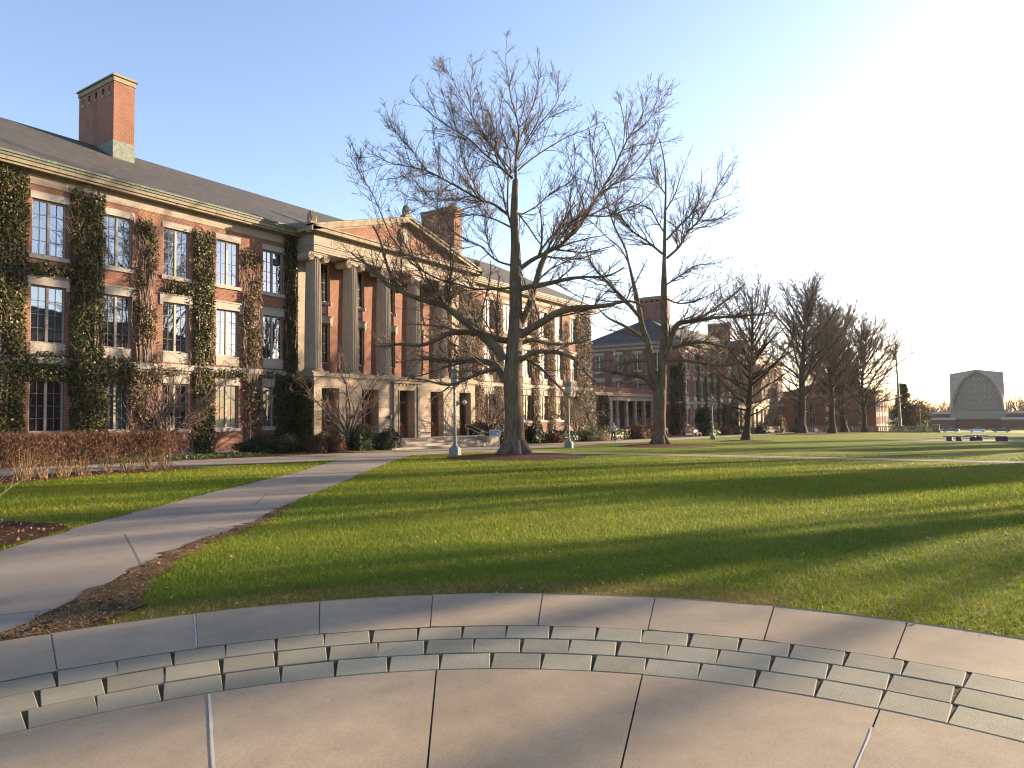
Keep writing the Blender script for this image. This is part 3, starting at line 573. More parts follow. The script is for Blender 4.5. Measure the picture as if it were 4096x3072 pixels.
for y0_, y1_ in ((3.7*K, 7.5*K), (-16*K, -3.7*K)): b = MB(); b.box(-4, .2, y0_, y1_, -8, -1.87*K); b.build('side_wall', M['brick3'], ch)
# ------------------------------------------------------------------ ground, plaza, paths
def build_ground():
    xs = [-2500, -300, -60, -10, 0, 2.5, 5.757, 8, 12, 16, 20, 26, 34, 44, 56, 70, 90, 115, 152, 180, 205, 225, 237.86, 300, 500, 1000, 2500]
    ys = [-2500, -400, -150, -60, -30, -12, -6, -3, 0, 3, 6, 9, 12, 16, 20, 26, 34, 40, 60, 150, 400, 2500]
    m = MB(); V = [(x, y, ground(x)) for x in xs for y in ys]; ny = len(ys)
    F = [(i*ny+j, (i+1)*ny+j, (i+1)*ny+j+1, i*ny+j+1) for i in range(len(xs)-1) for j in range(ny-1)]
    m.add(V, F); tag(m.build('lawn', M['grass']), kind='structure')
build_ground()
def sheet(name, La, Lb, mat, dz, n=60, m_=8, jit=0.0, kind='structure'):
    # a strip between two edge polylines, draped on the ground
    def res(L, k):
        L = np.array(L, float); s = np.concatenate([[0], np.cumsum(np.linalg.norm(np.diff(L, axis=0), axis=1))]); t = np.linspace(0, s[-1], k)
        return np.stack([np.interp(t, s, L[:, i]) for i in range(2)], 1)
    A, B = res(La, n), res(Lb, n)
    if jit: A += rng.normal(0, jit, A.shape); B += rng.normal(0, jit, B.shape)
    b = MB(); V = []
    for i in range(n):
        for j in range(m_+1):
            p = A[i]+(B[i]-A[i])*j/m_; V.append((p[0], p[1], ground(p[0])+dz))
    k = m_+1; b.add(V, [(i*k+j, (i+1)*k+j, (i+1)*k+j+1, i*k+j+1) for i in range(n-1) for j in range(m_)])
    return tag(b.build(name, M[mat]), kind=kind)
PL = [(1.2, 7.4), (2.4, 8.9), (3.93, 10.4), (5.3, 11.5), (7.19, 12.86), (10.1, 15.05), (15.29, 18.67), (20.0, 22.4), (24, 25.2)]
PR = [(2.0, 5.0), (2.36, 6.2), (2.93, 6.72), (3.62, 7.25), (4.5, 8.02), (5.45, 8.69), (6.99, 9.57), (9.24, 11.45), (11.82, 13.29), (13.1, 14.21), (18.6, 18.3), (23.34, 21.72), (28.6, 25.2)]
sheet('asphalt_path', PL, PR, 'asphalt', .014, 90, 10, .03)
sheet('front_walk', [(-20, 30.0), (150, 30.0)], [(-20, 25.6), (16, 25.5), (19, 24.7), (22, 24.3), (40, 24.9), (60, 25.6), (80, 26.2), (150, 26.6)], 'walk', .010, 120, 6, .02)
sheet('cross_path', [(33.9, -14), (33.6, 25)], [(36.0, -14), (35.7, 25)], 'walk', .012, 60, 4, .02)
sheet('bench_walk', [(72.2, -14), (72.6, 2.2), (81.5, 8.3), (82, 9)], [(84.3, -14), (84.4, 2.5), (84.5, 8.4), (83.5, 9)], 'walk', .012, 40, 4, .03)
sheet('road', [(239, -120), (239, 90)], [(258, -120), (258, 90)], 'asphalt', .02, 40, 6)
def patch(name, c, rx, ry, ang, mat, dz, dome=0.0, lump=.12, n=40, kind='structure'):
    b = MB(); rings = 7; V = [(c[0], c[1], ground(c[0])+dz+dome)]; ph = rng.uniform(0, 6.28, 4)
    for r in range(1, rings+1):
        for i in range(n):
            a = 2*pi*i/n; k = r/rings*(1+lump*(sin(3*a+ph[0])+.7*sin(5*a+ph[1])+.6*sin(9*a+ph[2])+.5*sin(14*a+ph[3]))/2)
            x, y = rx*k*cos(a), ry*k*sin(a); X = c[0]+x*cos(ang)-y*sin(ang); Y = c[1]+x*sin(ang)+y*cos(ang)
            V.append((X, Y, ground(X)+dz+dome*(1-(r/rings)**2)))
    F3 = [(0, 1+i, 1+(i+1) % n) for i in range(n)]; F4 = [(1+(r-1)*n+i, 1+r*n+i, 1+r*n+(i+1) % n, 1+(r-1)*n+(i+1) % n) for r in range(1, rings) for i in range(n)]
    b.add(V, F3); b.F.append(np.array(F4)); return tag(b.build(name, M[mat], smooth=True), kind=kind)
patch('mulch_ring', (29.0, 18.9), 4.0, 3.4, .3, 'mulch', .004, .16); patch('mulch_ring', (49.5, 19.3), 4.6, 3.4, .3, 'mulch', .004, .14)
patch('mulch_ring', (67.9, 18.4), 3.0, 2.6, 0, 'mulch', .004, .1); patch('mulch_ring', (115.5, 22.8), 5, 4.2, 0, 'mulch', .004, .25); patch('mulch_ring', (135, 20.6), 9, 4, 0, 'mulch', .004, .1)
sheet('mulch_bed', [(-20, 36), (29.4, 36)], [(-20, 30.0), (29.4, 30.2)], 'mulch', .02, 40, 5, .06); sheet('mulch_bed', [(45.2, 36), (71, 36), (99, 38)], [(45.2, 30.6), (71, 30.2), (99, 30.4)], 'mulch', .02, 50, 5, .06)
sheet('mulch_bed', [(100.5, 36), (122, 36)], [(100.5, 30.4), (122, 30.3)], 'mulch', .02, 30, 5, .06)
sheet('mulch_bed', [(-20, 25.5), (15.5, 25.5)], [(-20, 21.2), (8.57, 22.0), (12, 23.2), (15.4, 23.9)], 'mulch', .016, 40, 4, .05)
sheet('mulch_bed', [(-3, 16), (4.2, 14.6), (5.2, 13.2), (5.4, 11.9)], [(-3, 8.5), (1.2, 8.3), (3.6, 10.3), (5.2, 11.5)], 'mulch', .02, 30, 5, .05)
sheet('bare_soil', [(1.3, 6.0), (2.4, 6.3), (2.95, 6.75), (3.64, 7.28), (4.52, 8.05), (5.47, 8.72), (7.0, 9.6), (9.2, 11.4)], [(2.3, 6.05), (2.85, 5.85), (3.3, 6.1), (3.85, 6.85), (4.7, 7.75), (5.6, 8.53), (7.1, 9.44), (9.23, 11.25)], 'dirt', .02, 60, 6, .05)
# ---- plaza: concentric rings about the centre of the round terrace
PC = np.array([.48, .58]); PZ = -1.62
def polar(r, a): return PC+r*np.array([cos(a), sin(a)])
def slab(mb, r0, r1, a0, a1, zt, zb, gap=.012):
    n = max(2, int((a1-a0)*r1/.12)); rm = (r0+r1)/2; P = []
    for r in (r0, r1):
        g = gap/2/r; P.append([polar(r, a) for a in np.linspace(a0+g, a1-g, n+1)])
    V = [(*p, z) for z in (zb, zt) for row in P for p in row]; k = n+1; F = []
    for i in range(n):
        F += [(2*k+i, 2*k+i+1, 3*k+i+1, 3*k+i), (i, i+1, 2*k+i+1, 2*k+i)[::-1], (k+i, k+i+1, 3*k+i+1, 3*k+i)]
    F += [(0, k, 3*k, 2*k), (n, k+n, 3*k+n, 2*k+n)]; mb.add(V, F)
b = MB(); th = np.linspace(0, 2*pi, 129)[:-1]; b.poly([(*polar(5.76, a), PZ-.008) for a in th]); b.prism([tuple(polar(5.762, a)) for a in th], 2, -1.9, PZ-.009); tag(b.build('joint_bed', M['joint']), kind='structure')
def ang(x, y): return atan2(y-PC[1], x-PC[0])
jo = [ang(*p) for p in ((6.26, .51), (6.22, 1.49), (6.0, 2.46), (5.67, 3.43), (5.10, 4.28), (4.38, 5.0), (3.54, 5.59), (2.65, 6.11))]
stp = (jo[-1]-jo[0])/7; jo = [jo[0]-stp*k for k in range(12, 0, -1)]+jo+[jo[-1]+stp*k for k in range(1, 18)]
b = MB()
for a0, a1 in zip(jo[:-1], jo[1:]): slab(b, 4.805, 5.765, a0, a1, PZ+rng.uniform(-.002, .002), PZ-.1, .010)
bevel(tag(b.build('concrete_border', M['conc']), kind='structure'), .006)
ji = [ang(*p) for p in ((4.38, .5), (4.19, 1.81), (3.56, 2.96), (2.54, 3.85))]; ji = [-.36, ji[0], ji[1], ji[2], ji[3], ji[3]+.4, ji[3]+.8, ji[3]+1.2, 3.2, 3.9, 4.6, 5.3, 5.92]
b = MB()
for a0, a1 in zip(ji[:-1], ji[1:]): slab(b, .05, 3.862, a0, a1, PZ+rng.uniform(-.002, .002), PZ-.1, .010)
bevel(tag(b.build('plaza', M['conc']), kind='structure'), .006)
b = MB(); ph = (.02, .052, .0)
for r, (ra, rb) in enumerate(((3.876, 4.172), (4.187, 4.481), (4.496, 4.792))):
    w = .321; rm = (ra+rb)/2; n = int(2*pi*rm/(w+.014)); off = ang(4.56, 3.08)+ph[r]
    for i in range(n):
        a = off+(i+.5)*2*pi/n+rng.normal(0, .0012); c = polar(rm, a); z = PZ+rng.uniform(-.002, .0015)
        b.obox(c, a+rng.normal(0, .004), rb-ra-.004+rng.normal(0, .002), w+rng.normal(0, .003), PZ-.08, z)
bevel(tag(b.build('paver_band', M['paver']), kind='structure'), .004)
b = MB()                                                          # pale sealant left in two of the joints
for r0, r1, a, w in ((4.82, 5.75, jo[12+6], .011), (1.5, 3.85, ji[4], .017), (1.5, 3.6, ji[1], .013)):
    n = 14; L = [polar(r, a)+np.array([-sin(a), cos(a)])*rng.normal(0, .0006) for r in np.linspace(r0, r1, n)]
    t = np.array([-sin(a), cos(a)])
    V = [(*(p+t*s*w/2*rng.uniform(.5, 1.1)), PZ+.0035) for p in L for s in (-1, 1)]; b.add(V, [(2*i, 2*i+1, 2*i+3, 2*i+2) for i in range(n-1)])
tag(b.build('joint_sealant', M['caulk']), kind='structure')
# ---- grass blades near the camera, thinning with distance
def in_strip(P, La, Lb):
    La = np.array(La); Lb = np.array(Lb); poly = np.concatenate([La, Lb[::-1]]); x, y = P[:, 0], P[:, 1]; c = np.zeros(len(P), bool); j = len(poly)-1
    for i in range(len(poly)):
        xi, yi = poly[i]; xj, yj = poly[j]; k = ((yi > y) != (yj > y)) & (x < (xj-xi)*(y-yi)/(yj-yi+1e-12)+xi); c ^= k; j = i
    return c
def scatter(n, r0, r1, a0=-.13, a1=1.30, pw=1.0):
    u = rng.uniform(0, 1, n); r = r0*(r1/r0)**u if pw == 0 else (r0**pw+(r1**pw-r0**pw)*u)**(1/pw); a = rng.uniform(a0, a1, n)
    return np.stack([r*np.cos(a), r*np.sin(a)], 1)
def lawn_ok(P):
    d = np.hypot(P[:, 0]-PC[0], P[:, 1]-PC[1]); ok = d > 5.76+rng.uniform(-.03, .02, len(P))
    ok &= ~in_strip(P, PL, PR); ok &= P[:, 1] < 24.2
    ok &= ~((P[:, 0] > 33.7) & (P[:, 0] < 35.9)); ok &= ~((np.hypot((P[:, 0]-29.0)/4.0, (P[:, 1]-18.9)/3.4) < 1)); ok &= ~((np.hypot((P[:, 0]-49.5)/4.6, (P[:, 1]-19.3)/3.4) < 1))
    ok &= ~in_strip(P, [(-20, 25.5), (15.5, 25.5)], [(-20, 21.2), (8.57, 22.0), (12, 23.2), (15.4, 23.9)])
    ok &= ~in_strip(P, [(-3, 16), (4.2, 14.6), (5.2, 13.2), (5.4, 11.9)], [(-3, 8.5), (1.2, 8.3), (3.6, 10.3), (5.2, 11.5)]); return ok
SOIL = ([(1.3, 6.0), (2.4, 6.3), (2.95, 6.75), (3.64, 7.28), (4.52, 8.05), (5.47, 8.72), (7.0, 9.6), (9.2, 11.4)], [(2.3, 6.05), (2.85, 5.85), (3.3, 6.1), (3.85, 6.85), (4.7, 7.75), (5.6, 8.53), (7.1, 9.44), (9.23, 11.25)])
P = np.concatenate([scatter(260000, 5.4, 26, pw=0), scatter(80000, 16, 40, pw=0)]); P = P[lawn_ok(P)]
soil = in_strip(P, *SOIL); P = P[~soil | (rng.uniform(0, 1, len(P)) < .12)]
def gz(X): return np.where(X > 5.757, -1.545-.0165*X, -1.64)
r = np.hypot(P[:, 0], P[:, 1]); H = rng.uniform(.022, .058, len(P))*np.clip(r/11, 1, 1.5); W = rng.uniform(.004, .008, len(P))*np.clip(r/7, 1, 5)
dd = np.hypot(P[:, 0]-PC[0], P[:, 1]-PC[1]); edge = (dd < 6.35) & (P[:, 1] > 1.4)
b = MB(); q = ~edge; b.blades(np.c_[P[q], gz(P[q, 0])-.004], H[q], W[q], np.full(q.sum(), .55)); tag(b.build('grass', M['blade']), kind='stuff')
b = MB(); q = edge & (rng.uniform(0, 1, len(P)) < .8); b.blades(np.c_[P[q], gz(P[q, 0])-.004], H[q]*.8, W[q], np.full(q.sum(), .9))
P2 = scatter(42000, 5.4, 14, .75, 1.25, pw=0); s2 = in_strip(P2, *SOIL); P2 = P2[s2 & (np.hypot(P2[:, 0]-PC[0], P2[:, 1]-PC[1]) > 5.8)]
b.blades(np.c_[P2, gz(P2[:, 0])+.016], rng.uniform(.01, .03, len(P2)), rng.uniform(.004, .012, len(P2)), np.full(len(P2), 1.6)); tag(b.build('dry_grass', M['dry']), kind='stuff')
b = MB()                                                          # ploughed-up lumps of soil along the path edge
for k in range(800):
    t = rng.uniform(0, 1)**1.3; i = int(t*6.99); f = t*7-i if i < 7 else 0; i = min(i, 6); A_ = np.array(SOIL[0][i])*(1-f)+np.array(SOIL[0][i+1])*f; B_ = np.array(SOIL[1][i])*(1-f)+np.array(SOIL[1][i+1])*f
    p = A_+(B_-A_)*rng.uniform(.08, .95)
    if np.hypot(*(p-PC)) < 5.85: continue
    s = (.006+.034*rng.uniform()**3)*(1.2 if t < .35 else .8); pr = [(s*1.0, -.01), (s*.9, s*.12), (s*.5, s*.3), (s*.1, s*.36)]; b.lathe(pr, (p[0], p[1], ground(p[0])+.018), 6, cap=True)
    v = b.V[-1]; v += rng.normal(0, s*.14, v.shape)
tag(b.build('soil_clods', M['dirt']), kind='stuff')
b = MB(); P3 = scatter(2600, 5.9, 34, pw=0); P3 = P3[lawn_ok(P3)]; b.leaves(np.c_[P3, gz(P3[:, 0])+rng.uniform(.03, .06, len(P3))], .035, (0, 0, 1), .5); tag(b.build('fallen_leaves', M['dry']), kind='stuff')
# ------------------------------------------------------------------ trees
UPV = np.array([0, 0, 1.0])
def wander(p, d, L, n, jit, tro):                                   # a twisting path of n segments
    P = [p]; st = L/n; d = d/np.linalg.norm(d)
    for i in range(n):
        d = d+rng.normal(0, jit, 3)+UPV*tro; d /= np.linalg.norm(d); p = p+d*st; P.append(p)
    return np.array(P)
def side_dir(t, ang, bias=.0):
    while True:
        a = np.cross(t, rng.normal(0, 1, 3)); n = np.linalg.norm(a)
        if n > .1: break
    a /= n; d = t*cos(ang)+a*sin(ang); d[2] += bias; return d/np.linalg.norm(d)
def sprout(paths, dens, Lf, Lmin, Lmax, rf, rmin, ang, jit, tro, nseg, start=.2, tip=True):
    # children of a list of (points, radii)
    out = []
    for P, R in paths:
        s = np.concatenate([[0], np.cumsum(np.linalg.norm(np.diff(P, axis=0), axis=1))]); L = s[-1]
        n = rng.poisson(max(.2, dens*L*(1-start)))
        for q in np.sort(rng.uniform(start, 1, n)):
            x = q*L; i = min(np.searchsorted(s, x), len(P)-1); i = max(i, 1); f = (x-s[i-1])/(s[i]-s[i-1]+1e-9)
            p = P[i-1]*(1-f)+P[i]*f; r = R[i-1]*(1-f)+R[i]*f; t = P[i]-P[i-1]; t = t/np.linalg.norm(t)
            l = np.clip(Lf*(L*(1-q*.82))*rng.uniform(.6, 1.3), Lmin, Lmax); d = side_dir(t, rng.uniform(*ang), .12)
            r0 = max(rmin, min(r*rf, .012+l*.014)); out.append((wander(p, d, l, nseg, jit, tro), np.linspace(r0, max(rmin*.7, r0*.35), nseg+1)))
    return out
def pack(mb, paths, sides):
    by = {}
    for P, R in paths: by.setdefault(len(P), []).append((P, R))
    for k, L in by.items(): mb.tubes(np.array([a for a, _ in L]), np.array([r for _, r in L]), sides)
def smooth_path(P, R, k=3):
    P = np.array(P, float); R = np.array(R, float); n = len(P); t = np.arange(n); tt = np.linspace(0, n-1, (n-1)*k+1); out = []
    m = np.gradient(P, axis=0); i = np.minimum(tt.astype(int), n-2); f = (tt-i)[:, None]
    h = (2*f**3-3*f**2+1)*P[i]+(f**3-2*f**2+f)*m[i]+(-2*f**3+3*f**2)*P[i+1]+(f**3-f**2)*m[i+1]
    return h, np.interp(tt, t, R)
def finish_tree(root, trunk, limbs, base, lv, twigmat='twig', d1=3.0, d2=4.2, d3=4.4, rmin=.0066, tip_extra=None):
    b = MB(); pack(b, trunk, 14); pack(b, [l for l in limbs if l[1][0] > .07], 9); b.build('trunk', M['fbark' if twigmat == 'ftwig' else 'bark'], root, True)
    c = MB(); pack(c, [l for l in limbs if l[1][0] <= .07], 6)
    a1 = sprout(limbs, d1*1.15, .5, .5, 3.6, .55, rmin*1.7, (.45, 1.0), .13, .035, 7, .08); pack(c, a1, 4); ab = sprout(a1, d1*.75, .5, .35, 2.0, .6, rmin*1.35, (.4, .85), .15, .04, 5, .15); pack(c, ab, 3); a1 = a1+ab
    tips = [(l[0][-2:], l[1][-2:]) for l in limbs]
    a2 = sprout(a1+[l for l in limbs if l[1][0] < .05], d2, .45, .25, 1.1, .6, rmin*1.1, (.45, 1.0), .2, .055, 4, .1); pack(c, a2, 3)
    if lv > 2: a3 = sprout(a2, d3, .5, .12, .5, .7, rmin, (.4, 1.0), .22, .06, 3, .1); pack(c, a3, 3)
    c.build('crown', M[twigmat], root, True)
def trace_tree(name, label, base, lv, trunk_px, limbs_px, seed, flare):
    global rng
    rng = np.random.default_rng(seed); base = np.array([base[0], base[1], ground(base[0])]); root = thing(name, label, 'tree', tuple(base), group='bare oaks on the lawn')
    mpp = np.dot(FH, base)/FPX; u0 = trunk_px[0][0]
    def conv(L, k, r0=None):
        P, R = [], []
        for q in L:
            lat = abs(q[0]-u0)*mpp; P.append(at_depth(q[0], q[1], base, k*lat)-base); R.append(q[2]*mpp)
        if R[-1] < .045: P[-1] = P[-2]*.25+P[-1]*.75
        return smooth_path(P, R, 3)
    tr = []
    for T in flare: tr.append(conv(T, 0.0))
    for T in (trunk_px,): tr.append(conv(T, 0.0))
    # flaring roots
    tp = tr[-1]
    for i in range(7):
        a = i*2*pi/7+.3; R0 = tp[1][0]; p = [np.array([cos(a)*R0*.45, sin(a)*R0*.45, .75]), np.array([cos(a)*R0*.75, sin(a)*R0*.75, .28]), np.array([cos(a)*R0*1.15, sin(a)*R0*1.15, .02]), np.array([cos(a)*R0*1.45, sin(a)*R0*1.45, -.12])]
        tr.append((np.array(p), np.array([.22, .24, .17, .08])*R0/.75))
    lm = []
    for L in limbs_px: k = L[0]; lm.append(conv(L[1:], k))
    finish_tree(root, tr, lm, base, lv)
    return root
def z5(*p): return [(1300+x*.8439, 100+y*.8439, w*.8439/2*.74) for x, y, w in p]
T1_TRUNK = [(2060, 1836, 62), (2060, 1800, 48), (2058, 1760, 42), (2057, 1679, 38), (2053, 1582, 37), (2051, 1510, 38), (2054, 1437, 34), (2060, 1341, 30), (2063, 1245, 26), (2062, 1148, 25), (2063, 1053, 23), (2062, 990, 19), (2060, 940, 17), (2056, 880, 16), (2058, 800, 14), (2062, 720, 12)]
T1 = [
 [.1]+z5((905, 740, 22), (903, 640, 15), (915, 560, 12), (918, 490, 10), (900, 410, 8), (880, 340, 7), (868, 240, 5), (855, 160, 3), (864, 100, 1.6)),
 [.5]+z5((892, 985, 16), (880, 940, 16), (866, 880, 15), (868, 740, 12), (880, 690, 10), (872, 600, 7), (840, 500, 6), (830, 400, 4), (850, 300, 3)),
 [-.3]+z5((890, 728, 18), (820, 665, 13), (745, 600, 11), (690, 545, 9), (600, 490, 7), (500, 420, 6), (430, 350, 4), (385, 290, 2)),
 [.3]+z5((880, 718, 13), (800, 590, 10), (740, 490, 8), (690, 420, 6), (640, 330, 4), (600, 250, 3), (540, 175, 1.6)),
 [-.1]+z5((882, 690, 10), (780, 560, 8), (700, 440, 6), (690, 330, 4), (705, 130, 1.6)),
 [.4]+z5((915, 690, 13), (960, 650, 10), (1030, 600, 9), (1070, 575, 8), (1150, 530, 6), (1250, 490, 4), (1310, 440, 2)),
 [-.4]+z5((912, 640, 11), (960, 560, 9), (1010, 480, 7), (1060, 420, 6), (1105, 350, 4), (1100, 250, 3), (1070, 160, 1.6)),
 [.2]+z5((918, 490, 8), (960, 440, 7), (990, 370, 6), (1010, 280, 4), (1012, 140, 1.6)),
 [-.5]+z5((868, 900, 20), (800, 850, 16), (740, 830, 14), (650, 780, 12), (560, 730, 10), (480, 690, 9), (390, 670, 7), (300, 650, 5), (220, 600, 4), (150, 530, 2)),
 [-.5]+z5((480, 690, 8), (420, 600, 6), (330, 500, 5), (290, 400, 3), (275, 345, 2)),
 [-.2]+z5((740, 830, 9), (700, 740, 8), (650, 640, 6), (640, 560, 5), (600, 430, 4), (560, 330, 3), (530, 175, 1.6)),
 [.5]+z5((880, 958, 15), (800, 920, 10), (720, 900, 9), (650, 900, 7), (560, 880, 6), (480, 790, 4), (400, 740, 3), (300, 560, 2)),
 [-.6]+z5((885, 1140, 14), (820, 1120, 12), (775, 1085, 11), (740, 1050, 10), (670, 1020, 8), (600, 970, 7), (560, 910, 6), (470, 790, 4), (380, 690, 3), (320, 560, 2)),
 [-.6]+z5((775, 1085, 7), (740, 1110, 6), (700, 1160, 5), (620, 1205, 4), (540, 1250, 3)),
 [-.5]+z5((888, 1245, 15), (790, 1252, 13), (700, 1250, 12), (620, 1225, 11), (540, 1205, 10), (456, 1161, 10), (398, 1117, 9), (351, 1052, 8), (308, 993, 8), (260, 880, 6), (225, 800, 5), (170, 710, 4), (105, 590, 2)),
 [-.4, (2014, 1440, 20), (1983, 1394, 19), (1920, 1331, 17), (1848, 1278, 14), (1780, 1225, 12), (1700, 1203, 10), (1660, 1190, 9), (1600, 1165, 7), (1540, 1135, 6), (1500, 1080, 5), (1440, 1040, 3), (1390, 1000, 2)],
 [-.4, (1640, 1185, 7), (1570, 1110, 6), (1545, 1050, 5), (1520, 960, 4), (1480, 880, 3)],
 [.3, (2031, 1362, 14), (2004, 1359, 13), (1914, 1334, 12), (1805, 1332, 10), (1746, 1359, 9), (1683, 1381, 8), (1597, 1377, 6), (1529, 1386, 4), (1475, 1381, 2)],
 [.6, (2020, 1525, 17), (1993, 1471, 15), (1959, 1452, 14), (1916, 1442, 12), (1863, 1445, 9), (1805, 1445, 7), (1733, 1436, 5), (1650, 1440, 4), (1560, 1455, 2)],
 [-.2, (1990, 1470, 9), (1900, 1500, 7), (1800, 1540, 5), (1700, 1520, 3), (1600, 1500, 2)],
 [.15]+z5((920, 1160, 34), (980, 1115, 29), (1050, 1080, 25), (1120, 1040, 22), (1180, 980, 19), (1240, 900, 17), (1300, 800, 15), (1360, 700, 12), (1410, 590, 10), (1450, 520, 8), (1510, 480, 6), (1560, 400, 4), (1580, 280, 2)),
 [.4]+z5((1300, 800, 10), (1380, 750, 9), (1450, 720, 8), (1510, 640, 7), (1560, 560, 5), (1590, 440, 2)),
 [-.3]+z5((1240, 903, 10), (1350, 905, 9), (1430, 870, 8), (1500, 840, 6), (1560, 780, 5), (1640, 720, 2)),
 [-.2]+z5((1300, 800, 8), (1275, 700, 7), (1270, 620, 6), (1272, 540, 5), (1290, 450, 3), (1250, 410, 2)),
 [.1]+z5((1410, 590, 6), (1420, 500, 5), (1410, 420, 4), (1380, 300, 2)),
 [.2]+z5((905, 880, 12), (960, 950, 10), (1000, 1010, 9), (1040, 1060, 8)),
 [-.4]+z5((920, 905, 10), (1000, 860, 9), (1080, 790, 7), (1160, 745, 6), (1180, 700, 5), (1145, 600, 3), (1150, 500, 2)),
 [.15, (2072, 1320, 16), (2110, 1240, 15), (2130, 1180, 14), (2147, 1120, 13), (2165, 1060, 12), (2185, 1012, 10)],
 [-.5, (2075, 1156, 12), (2147, 1143, 11), (2215, 1129, 9), (2282, 1114, 7), (2350, 1108, 5), (2430, 1104, 4), (2520, 1060, 2)],
 [-.2, (2075, 1345, 18), (2137, 1307, 16), (2186, 1278, 15), (2234, 1250, 14), (2306, 1232, 12), (2379, 1228, 9), (2440, 1218, 7), (2520, 1205, 5), (2600, 1235, 3)],
 [.5, (2075, 1375, 10), (2128, 1360, 9), (2176, 1370, 8), (2234, 1377, 7), (2300, 1372, 5), (2370, 1360, 2)],
 [-.5, (2075, 1445, 12), (2128, 1413, 10), (2186, 1406, 9), (2244, 1413, 8), (2301, 1437, 7), (2330, 1476, 6), (2379, 1524, 4), (2427, 1553, 2)],
 [.5, (2085, 1425, 7), (2160, 1470, 6), (2230, 1540, 5), (2290, 1600, 3), (2330, 1620, 2)]]
trace_tree('oak_tree', 'biggest bare oak, thick trunk in a mulch ring beside the nearest lamp post', (29.35, 19.26), 3, T1_TRUNK, T1, 21, [])
T2_TRUNK = [(2640, 1792, 36), (2640, 1765, 29), (2639, 1730, 25), (2638, 1661, 24), (2639, 1610, 26), (2639, 1575, 26), (2638, 1545, 20), (2638, 1520, 8)]
T2L = [(2638, 1620, 12), (2630, 1565, 18), (2615, 1510, 18), (2600, 1437, 15), (2591, 1370, 13), (2571, 1317, 12), (2557, 1245, 10), (2543, 1172, 9)]+[(a, b, c) for a, b, c in z5((1440, 1130, 14), (1420, 1050, 13), (1370, 950, 11), (1330, 820, 9), (1290, 700, 6), (1275, 590, 3))]
T2R = [(2641, 1620, 12), (2648, 1565, 17), (2649, 1500, 17), (2650, 1437, 16), (2658, 1341, 15), (2656, 1245, 14), (2656, 1148, 13)]+[(a, b, c) for a, b, c in z5((1608, 1120, 26), (1610, 1000, 21), (1612, 900, 16), (1615, 780, 12), (1610, 660, 9), (1590, 560, 6), (1575, 520, 2))]
T2 = [
 [-.4]+z5((1600, 1085, 16), (1520, 1020, 13), (1460, 980, 11), (1400, 910, 9), (1340, 870, 7), (1260, 820, 5), (1200, 740, 2)),
 [.3]+z5((1620, 1105, 18), (1680, 1050, 16), (1720, 980, 14), (1770, 930, 12), (1820, 850, 9), (1870, 750, 7), (1910, 680, 5), (1965, 600, 2)),
 [-.3]+z5((1618, 1020, 14), (1680, 950, 12), (1750, 880, 9), (1780, 780, 7), (1790, 620, 2)),
 [.5]+z5((1613, 990, 12), (1580, 940, 10), (1540, 870, 8), (1480, 850, 6), (1380, 800, 2)),
 [-.1]+z5((1614, 880, 10), (1660, 800, 8), (1690, 700, 5), (1745, 560, 2)),
 [-.2]+z5((1612, 800, 9), (1560, 720, 7), (1540, 620, 5), (1560, 480, 2)),
 [.4]+z5((1770, 930, 9), (1860, 920, 7), (1920, 880, 5), (2010, 840, 2)),
 [-.5, (2666, 1420, 13), (2692, 1331, 12), (2716, 1293, 11), (2745, 1288, 9), (2802, 1278, 8), (2870, 1270, 6), (2937, 1266, 5), (3030, 1258, 4), (3111, 1242, 2)],
 [.4, (2790, 1279, 6), (2850, 1240, 5), (2920, 1190, 4), (3000, 1120, 2)],
 [.5, (2660, 1405, 8), (2696, 1389, 8), (2770, 1372, 7), (2831, 1370, 6), (2880, 1385, 5), (2937, 1389, 4), (3000, 1368, 2)],
 [-.4, (2660, 1440, 7), (2720, 1440, 7), (2812, 1452, 6), (2889, 1462, 5), (2957, 1447, 3), (3020, 1430, 2)],
 [-.4, (2622, 1560, 10), (2603, 1539, 9), (2582, 1517, 8), (2561, 1507, 8), (2519, 1501, 7), (2477, 1492, 6), (2430, 1484, 4), (2380, 1472, 2)],
 [.4, (2602, 1442, 8), (2570, 1442, 7), (2535, 1444, 7), (2481, 1450, 6), (2450, 1440, 5), (2416, 1442, 4), (2370, 1465, 2)],
 [.6, (2590, 1370, 8), (2540, 1330, 7), (2490, 1300, 6), (2430, 1270, 4), (2370, 1210, 2)],
 [-.5, (2560, 1270, 8), (2500, 1200, 7), (2430, 1130, 6), (2370, 1060, 4), (2330, 960, 2)],
 [.3]+z5((1440, 1130, 11), (1400, 1060, 9), (1330, 1000, 7), (1260, 930, 5), (1190, 880, 2)),
 [-.5]+z5((1370, 950, 9), (1380, 850, 7), (1400, 750, 5), (1420, 640, 2)),
 [-.3]+z5((1605, 1240, 12), (1680, 1190, 10), (1760, 1140, 8), (1850, 1130, 5), (1960, 1080, 2)),
 [.5]+z5((1605, 1290, 12), (1680, 1320, 10), (1780, 1300, 8), (1900, 1230, 5), (2030, 1150, 2))]
trace_tree('oak_tree', 'second bare oak with twin stems rising from one trunk beside the walk', (49.78, 19.77), 3, T2_TRUNK, T2, 33, [T2L, T2R])
